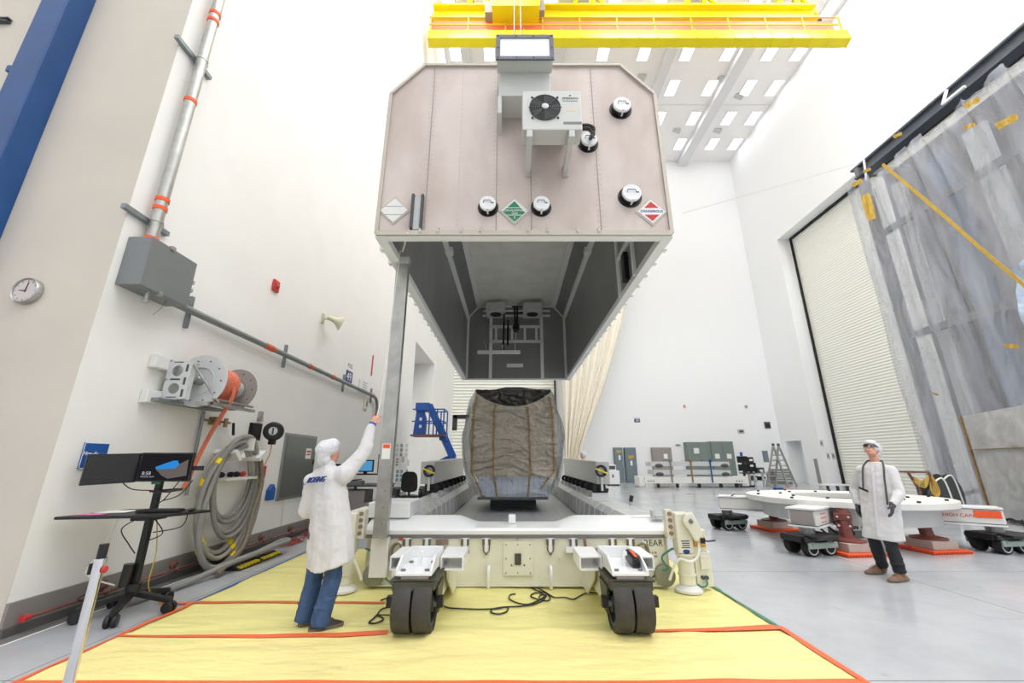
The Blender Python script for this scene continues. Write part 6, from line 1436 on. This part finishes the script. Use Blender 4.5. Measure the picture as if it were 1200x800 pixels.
# ================================================================ PEOPLE
def remesh(v, it=4, f=.5): return [('REMESH', dict(mode='VOXEL', voxel_size=v, use_smooth_shade=True)), ('SMOOTH', dict(iterations=it, factor=f))]
def cloth_tex(name, sc):
    t = bpy.data.textures.new(name, 'CLOUDS'); t.noise_scale = sc; t.noise_depth = 3; return t
FOLD, FINE = cloth_tex('fold', .22), cloth_tex('crumple', .07)
def cloth(v, it=3, a=.035, b=.012): return remesh(v, it)+[('DISPLACE', dict(texture=FOLD, strength=a, mid_level=.5)), ('DISPLACE', dict(texture=FINE, strength=b, mid_level=.5))]
def ell(c, a, b, A, B, n=24, flat=0):
    c = Vector(c); return [c+A*a*math.cos(2*PI*k/n)+B*b*math.sin(2*PI*k/n) for k in range(n)]
def hand(mb, wrist, d, palm_n, thumb_side, curl, L=.19, spread=.02):
    # palm box-like blob plus four bent fingers and a thumb
    d = Vector(d).normalized(); n = Vector(palm_n); n = (n-d*n.dot(d)).normalized(); s = d.cross(n)*thumb_side; w = Vector(wrist)
    for k in range(4):
        o = s*(.03-.02*k); mb.caps(w+o*.6, .017, w+d*.095+o, .0145, 8)
    for k, l in enumerate((.074, .082, .076, .058)):
        o = s*(.031-.021*k); p = w+d*.098+o; b1 = curl; seg = (l*.45, l*.32, l*.28); dd = d+s*(.06-.04*k)
        for q, sl in enumerate(seg):
            ang = b1*(q+.5)*.75; dv = (dd*math.cos(ang)+n*math.sin(ang)).normalized(); e = p+dv*sl; mb.caps(p, .0098-.0008*q, e, .009-.0008*q, 8); p = e
    p = w+d*.03+s*.03; e = p+(d*.55+s*.6+n*.4).normalized()*.045; mb.caps(p, .013, e, .0115, 8); mb.caps(e, .0115, e+(d*.85+s*.1+n*.4).normalized()*.035, .0095, 8)
def head(mb, c, f, r_, up):
    # c: centre of the skull, f: face direction, r_: right, up: crown direction
    c = Vector(c)
    mb.ball(c+up*.02-f*.012, (.076, .096, .1), 16, r_, f, up); mb.ball(c-up*.05+f*.028, (.058, .066, .07), 14, r_, f, up)
    mb.ball(c-up*.098+f*.062, (.026, .024, .02), 10, r_, f, up)
    mb.caps(c+f*.092+up*.018, .009, c+f*.112-up*.022, .014, 8); mb.ball(c+f*.1-up*.026, (.02, .012, .01), 8, r_, f, up)
    for s in (-1, 1):
        mb.ball(c+r_*.079*s-f*.005-up*.01, (.012, .022, .034), 8, r_, f, up); mb.ball(c+r_*.04*s+f*.066-up*.025, (.026, .022, .02), 8, r_, f, up)
        mb.caps(c+f*.088+up*.035+r_*.012*s, .009, c+f*.074+up*.036+r_*.055*s, .009, 8)
    mb.caps(c+f*.092-up*.058-r_*.02, .0085, c+f*.092-up*.058+r_*.02, .0085, 8); mb.caps(c+f*.09-up*.07-r_*.016, .008, c+f*.09-up*.07+r_*.016, .008, 8)
def cap_(mb, c, f, r_, up):
    mb.ball(c+up*.045-f*.03, (.112, .128, .102), 18, r_, f, up); mb.ball(c+up*.0-f*.075, (.09, .07, .095), 14, r_, f, up); mb.ball(c+up*.075+f*.02, (.09, .1, .075), 14, r_, f, up)
def shoe(name, heel, d, m, msole, parent, L=.29):
    d = Vector(d).normalized(); s = UP.cross(d); h = Vector(heel); rings = []
    for t, w_, zt in ((-.02, .028, .07), (.03, .04, .1), (.09, .043, .115), (.14, .044, .1), (.19, .05, .075), (.24, .047, .058), (.275, .034, .045), (.295, .012, .03)):
        c = h+d*(t/.295*L); rings.append([c+s*w_*math.cos(a)*(1 if math.sin(a) < .5 else .8)+UP*(.028+(zt-.028)*max(0, math.sin(a)) if math.sin(a) >= 0 else .028+.002*math.sin(a)) for a in [2*PI*k/16 for k in range(16)]])
    o = MB().loft(rings).build(name, m, parent, smooth=True)
    pts = [(-.025, .03), (.03, .043), (.1, .043), (.19, .054), (.25, .05), (.285, .036), (.305, .01)]
    poly = [h+d*(t/.295*L)+s*w_ for t, w_ in pts]+[h+d*(t/.295*L)-s*w_ for t, w_ in reversed(pts)]
    MB().prism([p+UP*.003 for p in poly], (0, 0, .03)).build('sole', msole, o, bev=.004)
    lc = MB()
    for k in range(4): c = h+d*(.13+.022*k)*L/.295+UP*(.112-.012*k); lc.caps(c-s*.025, .0035, c+s*.025, .0035, 6)
    lc.build('laces', msole, o)
# ---------------------------------------------------------------- man in jeans with the raised arm (seen from behind)
GZ = .018
f1 = Vector((.55, .83, 0)).normalized(); r1_ = Vector((f1.y, -f1.x, 0))
op = thing('person', 'person in white lab coat, jeans and hair cap seen from behind, raising one arm', 'person', (-1.95, 4.58, 0))
hc_ = Vector((-2.0, 4.6, 1.665)); nk = Vector((-1.99, 4.58, 1.53))
sR, sL = Vector((-1.77, 4.5, 1.45)), Vector((-2.16, 4.62, 1.36))
eR, wR = Vector((-1.625, 4.62, 1.69)), Vector((-1.6, 4.7, 1.965))
eL, wL = Vector((-2.2, 4.68, 1.06)), Vector((-2.03, 4.88, 1.0))
hL, kL, aL = Vector((-2.02, 4.62, .86)), Vector((-2.03, 4.67, .47)), Vector((-2.07, 4.63, .1))
hR, kR, aR = Vector((-1.83, 4.54, .86)), Vector((-1.8, 4.58, .47)), Vector((-1.86, 4.5, .1))
b = MB(); upv = Vector((.06, -.06, 1)).normalized(); fh = (f1*.96+UP*.2).normalized(); rh = r1_; uh = rh.cross(fh)
head(b, hc_, fh, rh, uh); b.caps(nk-UP*.06, .06, hc_-UP*.05, .055)
b.caps(nk-UP*.15-r1_*.11, .06, nk-UP*.15+r1_*.11, .06); b.caps(nk-UP*.25, .105, (hL+hR)/2+UP*.1, .125)
for s_, e_, w_ in ((sR, eR, wR), (sL, eL, wL)): b.caps(s_, .05, e_, .042); b.caps(e_, .04, w_, .026)
for h_, k_, a_ in ((hL, kL, aL), (hR, kR, aR)): b.caps(h_, .085, k_, .056); b.caps(k_, .052, a_, .038)
hd = (Vector((-1.575, 4.75, 2.07))-wR).normalized()
hand(b, wR, hd, Vector((.3, .9, .1)), -1, .75); hand(b, wL, Vector((.7, .6, .1)), Vector((0, .3, -1)), 1, .6)
b.build('body', 'skin', op, mods=remesh(.0075, 2))
j = MB()
for h_, k_, a_ in ((hL, kL, aL), (hR, kR, aR)):
    j.caps(h_, .105, k_, .085); j.cyl(k_, a_-UP*.05, .083, .086, 16); j.ball(k_, .084, 14)
    for q in range(5): t = .3+.16*q; j.ball(k_.lerp(a_-UP*.04, t)+Vector((.008*math.sin(q*2.1), .008*math.cos(q*1.7), 0)), (.092, .09, .016), 12, r1_, f1, UP+r1_*.4*math.sin(q*1.9))
j.caps(hL, .105, hR, .105)
j.build('jeans', 'denim', op, mods=cloth(.01, 2, .02, .012))
ct = MB(); rings = []
for z, cx, cy, a_, b_ in ((.56, -1.86, 4.6, .275, .19), (.75, -1.875, 4.6, .27, .185), (.95, -1.9, 4.6, .262, .178), (1.1, -1.925, 4.6, .252, .168), (1.25, -1.945, 4.6, .24, .155), (1.37, -1.96, 4.6, .215, .14), (1.45, -1.97, 4.59, .16, .11), (1.515, -1.98, 4.58, .085, .08)):
    rg = ell((cx, cy, z), a_, b_, r1_, f1, 28)
    for k, q in enumerate(rg):
        fold = .012*math.sin(k*1.7+z*4)*(1.3-z*.7)
        q += (q-Vector((cx, cy, z))).normalized()*fold
        if z < .6: q.z += .1*max(0, (q.x+1.86)/.3)-.03
    rings.append(rg)
ct.loft(rings)
ct.caps(nk-UP*.125-r1_*.1, .105, nk-UP*.125+r1_*.1, .105); ct.caps(nk-UP*.06, .082, nk+UP*.0, .074); ct.caps(sR-UP*.02, .095, eR, .078); ct.caps(eR, .078, wR-UP*.0-hd*.015, .052); ct.caps(Vector((-1.9, 4.56, 1.4)), .11, sR, .095)
ct.caps(sL, .088, eL, .08); ct.caps(eL, .08, wL, .055); ct.caps(Vector((-2.0, 4.6, 1.38)), .1, sL, .088)
for k in range(4): t = .2+.2*k; ct.ball(sR.lerp(eR, t)+Vector((0, 0, -.0)), (.1-.004*k, .095-.004*k, .035), 10, r1_, f1, (eR-sR).normalized())
for k in range(3): t = .15+.28*k; ct.ball(eR.lerp(wR, t), (.084-.011*k, .084-.011*k, .022), 10, r1_, f1, (wR-eR).normalized())
coat = ct.build('lab_coat', 'lab_white', op, mods=cloth(.013, 3))
MB().ring([(.036, -.012), (.042, -.012), (.042, .014), (.036, .014)], wR+hd*.012, hd, 18).build('blue_cuff', 'blue_sign', op)
cp_ = MB(); cap_(cp_, hc_, fh, rh, uh); cp_.ball(hc_-f1*.06-UP*.07, (.088, .07, .08), 12, r1_, f1, UP)
cp_.build('hair_cap', 'cap_white', op, mods=cloth(.009, 1, .02, .02))
# letters across the yoke
Rt = (r1_+UP*.1).normalized(); bk = Vector((-1.955, 4.6, 1.395))-f1*.152
Ut = (UP*.92+f1*.4).normalized()
text('BOEING', .084, bk+Rt*.03-f1*.034-UP*.01, Rt, Ut, 'ink_blue', op, 'coat_lettering', thick=.006, sx=1.1, shear=.25)
bk = bk-f1*.02-UP*.01-Rt*.02
MB().tube(spline([bk-Rt*.17+Ut*.035, bk-Rt*.195+Ut*.0, bk-Rt*.17-Ut*.03, bk-Rt*.14-Ut*.03], 5), .004, 6).tube(spline([bk-Rt*.2-Ut*.035, bk-Rt*.16+Ut*.0, bk-Rt*.12-Ut*.005], 5), .003, 6).build('coat_emblem', 'ink_blue', op)
shoe('shoe', Vector((-2.07, 4.6, GZ)), (.62, .78, 0), 'shoe_dark', 'sole', op); shoe('shoe', Vector((-1.9, 4.45, GZ)), (.75, .66, 0), 'shoe_dark', 'sole', op)
# ---------------------------------------------------------------- man in boots looking up (right)
f2 = Vector((-.82, -.57, 0)).normalized(); r2_ = Vector((f2.y, -f2.x, 0))
ob = thing('person', 'person in white lab coat, black trousers and tan boots looking up', 'person', (5.35, 6.4, 0))
hc2 = Vector((5.5, 6.4, 1.735)); nk2 = Vector((5.515, 6.41, 1.58))
ctr = lambda z: Vector((5.3+.2*z/1.5-.02, 6.38, z))
s2R, s2L = ctr(1.43)+r2_*.17, ctr(1.43)-r2_*.17
e2R, w2R = Vector((5.36, 6.72, 1.16)), Vector((5.27, 6.62, .93))
e2L, w2L = Vector((5.53, 6.14, 1.15)), Vector((5.33, 6.08, .98))
h2L, k2L, a2L = ctr(.9)-r2_*.09, Vector((5.32, 6.26, .5)), Vector((5.33, 6.22, .1))
h2R, k2R, a2R = ctr(.9)+r2_*.09, Vector((5.3, 6.5, .5)), Vector((5.42, 6.6, .1))
fh2 = (f2*.84+UP*.54).normalized(); uh2 = r2_.cross(fh2)
b = MB(); head(b, hc2, fh2, r2_, uh2); b.caps(nk2-UP*.08, .062, hc2-UP*.05, .056)
b.caps(nk2-UP*.16-r2_*.11, .06, nk2-UP*.16+r2_*.11, .06); b.caps(nk2-UP*.25, .105, ctr(.95), .125)
for s_, e_, w_ in ((s2R, e2R, w2R), (s2L, e2L, w2L)): b.caps(s_, .05, e_, .042); b.caps(e_, .04, w_, .027)
for h_, k_, a_ in ((h2L, k2L, a2L), (h2R, k2R, a2R)): b.caps(h_, .085, k_, .056); b.caps(k_, .052, a_, .038)
dR, dL = Vector((-.25, -.25, -1)).normalized(), Vector((-.5, -.2, -.85)).normalized()
hand(b, w2R, dR, f2*.3-r2_, 1, .35); hand(b, w2L, dL, f2*.3+r2_, -1, .35)
b.build('body', 'skin', ob, mods=remesh(.0075, 2))
g_ = MB()
for w_, d_, pn, ts in ((w2R, dR, f2*.3-r2_, 1), (w2L, dL, f2*.3+r2_, -1)):
    d_ = d_.normalized(); n_ = (pn-d_*pn.dot(d_)).normalized(); s = d_.cross(n_)*ts
    q = MB(); q.caps(w_-d_*.03, .04, w_+d_*.01, .036)
    for k in range(4): o = s*(.032-.021*k); q.caps(w_+o*.6, .022, w_+d_*.095+o, .0195, 8)
    for k, l in enumerate((.074, .082, .076, .058)):
        o = s*(.033-.022*k); p = w_+d_*.098+o
        for i, sl in enumerate((l*.45, l*.32, l*.28)):
            ang = .35*(i+.5)*.75; dv = (d_*math.cos(ang)+n_*math.sin(ang)+s*(.06-.04*k)).normalized(); e = p+dv*sl; q.caps(p, .0132-.0008*i, e, .0125-.0008*i, 8); p = e
    p = w_+d_*.03+s*.03; e = p+(d_*.55+s*.6+n_*.4).normalized()*.045; q.caps(p, .0165, e, .015, 8); q.caps(e, .015, e+(d_*.85+s*.1+n_*.4).normalized()*.038, .013, 8)
    q.build('glove', 'glove_grey', ob, mods=remesh(.006, 1))
j = MB()
for h_, k_, a_ in ((h2L, k2L, a2L), (h2R, k2R, a2R)):
    j.caps(h_, .1, k_, .078); j.ball(k_, .077, 14); j.cyl(k_, a_-UP*.0, .076, .07, 16)
    for q in range(4): t = .35+.19*q; j.ball(k_.lerp(a_, t)+Vector((.008*math.sin(q*2.1), .008*math.cos(q*1.7), 0)), (.08, .078, .016), 12, r2_, f2, UP+r2_*.4*math.sin(q*1.9+1))
j.caps(h2L, .1, h2R, .1); j.build('trousers', 'black_cloth', ob, mods=cloth(.01, 2, .02, .012))
ct = MB(); rings = []
for z, a_, b_, dx in ((.5, .235, .2, .0), (.7, .232, .19, 0), (.9, .225, .18, 0), (1.1, .218, .168, 0), (1.25, .212, .158, 0), (1.38, .2, .14, 0), (1.47, .145, .115, 0), (1.56, .08, .08, 0)):
    c = ctr(z); rg = ell(c, a_, b_, r2_, f2, 28)
    for k, q in enumerate(rg): q += (q-c).normalized()*.011*math.sin(k*1.9+z*3)*(1.4-z*.8)
    rings.append(rg)
ct.loft(rings)
ct.caps(s2R, .078, e2R, .068); ct.caps(e2R, .068, w2R+(e2R-w2R)*.12, .05); ct.caps(s2L, .082, e2L, .074); ct.caps(e2L, .074, w2L+(e2L-w2L)*.12, .055); ct.caps(ctr(1.43)-r2_*.1, .1, ctr(1.43)+r2_*.1, .1)
for k in range(3): ct.ball(s2L.lerp(e2L, .3+.25*k), (.085, .085, .025), 10, r2_, f2, (e2L-s2L).normalized()); ct.ball(e2L.lerp(w2L, .2+.25*k), (.077-.008*k, .077-.008*k, .022), 10, r2_, f2, (w2L-e2L).normalized())
coat2 = ct.build('lab_coat', 'lab_white', ob, mods=cloth(.013, 3))
pk = MB()
fr_ = lambda z: ctr(z)+f2*({.55: .215, .8: .2, 1.05: .187, 1.25: .172, 1.42: .148, 1.55: .1}[z]+.006)
P_ = [fr_(z) for z in (.55, .8, 1.05, 1.25, 1.42, 1.55)]
for a, c in zip(P_, P_[1:]): pk.bar(a, c, .035, .012)
pk.build('button_placket', 'lab_white', ob)
cp_ = MB(); cap_(cp_, hc2, fh2, r2_, uh2); cp_.build('hair_cap', 'cap_white', ob, mods=cloth(.009, 1, .02, .02))
gl = MB()
for s in (-1, 1):
    c = hc2+fh2*.098+uh2*.02+r2_*.036*s; gl.obox(c, (.062, .016, .042), (r2_-fh2*.25*s), fh2, uh2); gl.bar(c+r2_*.034*s, hc2+r2_*.088*s+uh2*.022, .012, .014)
gl.bar(hc2+fh2*.106+uh2*.026-r2_*.012, hc2+fh2*.106+uh2*.026+r2_*.012, .01); gl.build('safety_glasses', mat('dark_lens', (36, 20, 22), .15), ob)
ln = MB()
for s, zend in ((-1, .98), (1, 1.18)):
    P_ = [nk2-UP*.0+r2_*.085*s, ctr(1.5)+r2_*.12*s+f2*.1, ctr(1.35)+r2_*.125*s+f2*.15, ctr(1.2)+r2_*.13*s+f2*.165, ctr(zend)+r2_*.135*s+f2*.19]
    ln.tube(spline(P_, 6), .012, 8)
ln.tube(spline([nk2-r2_*.085, nk2-f2*.09-UP*.01, nk2+r2_*.085], 6), .012, 8); ln.build('lanyard', 'dark_grey', ob, smooth=True)
MB().obox(ctr(1.17)+r2_*.12+f2*.19, (.11, .02, .03), r2_+UP*.5, f2, UP).build('clip_pen', 'black', ob)
shoe('boot', Vector((5.44, 6.64, .003)), (-.93, -.2, 0), 'boot_tan', 'sole', ob, .31); shoe('boot', Vector((5.4, 6.24, .003)), (-.95, -.26, 0), 'boot_tan', 'sole', ob, .31)
for a_ in (a2L, a2R): MB().caps(Vector((a_.x, a_.y, .07)), .048, Vector((a_.x, a_.y, .15)), .05).build('boot_shaft', 'boot_tan', ob, smooth=True)
# ---------------------------------------------------------------- person in orange behind the right side cover
bp_ = Vector((at(683, 530, 14.5).x, 14.5, 0))
bo = thing('person', 'person in an orange vest and white cap behind the right side cover', 'person', bp_)
UPh = 1.83; f3 = Vector((-.6, -.8, 0)); r3 = Vector((f3.y, -f3.x, 0)); hc3 = bp_+UP*1.74; b = MB()
head(b, hc3, f3, r3, UP); b.caps(bp_+UP*1.45, .06, hc3-UP*.04, .055); b.caps(bp_+UP*1.38-r3*.13, .08, bp_+UP*1.38+r3*.13, .08); b.caps(bp_+UP*1.3, .13, bp_+UP*.95, .12)
for s in (-1, 1):
    b.caps(bp_+UP*1.4+r3*.2*s, .05, bp_+UP*1.12+r3*.25*s, .04); b.caps(bp_+UP*1.12+r3*.25*s, .04, bp_+UP*.98+r3*.2*s+f3*.2, .028)
    b.caps(bp_+UP*.92+r3*.09*s, .085, bp_+UP*.5+r3*.1*s, .058); b.caps(bp_+UP*.5+r3*.1*s, .055, bp_+UP*.1+r3*.1*s, .04)
    hand(b, bp_+UP*.98+r3*.2*s+f3*.2, f3, -r3*s, 1 if s > 0 else -1, .5)
b.build('body', 'skin', bo, mods=remesh(.011, 2))
c = MB(); c.loft([ell(bp_+UP*z, a_, b_, r3, f3, 20) for z, a_, b_ in ((.85, .2, .15), (1.1, .21, .15), (1.3, .23, .15), (1.42, .18, .12), (1.49, .08, .08))]); c.build('orange_vest', mat('vest', (240, 92, 50), .7), bo, mods=remesh(.015, 2))
c = MB()
for s in (-1, 1): c.caps(bp_+UP*.92+r3*.09*s, .1, bp_+UP*.5+r3*.1*s, .075); c.caps(bp_+UP*.5+r3*.1*s, .072, bp_+UP*.12+r3*.1*s, .065)
c.build('trousers', 'denim', bo, mods=remesh(.015, 2))
c = MB(); cap_(c, hc3, f3, r3, UP); c.build('hair_cap', 'cap_white', bo, mods=remesh(.013, 2))
for s in (-1, 1): shoe('shoe', bp_+r3*.1*s-f3*.06+UP*.003, f3, 'shoe_dark', 'sole', bo)
SC.view_layers[0].update()
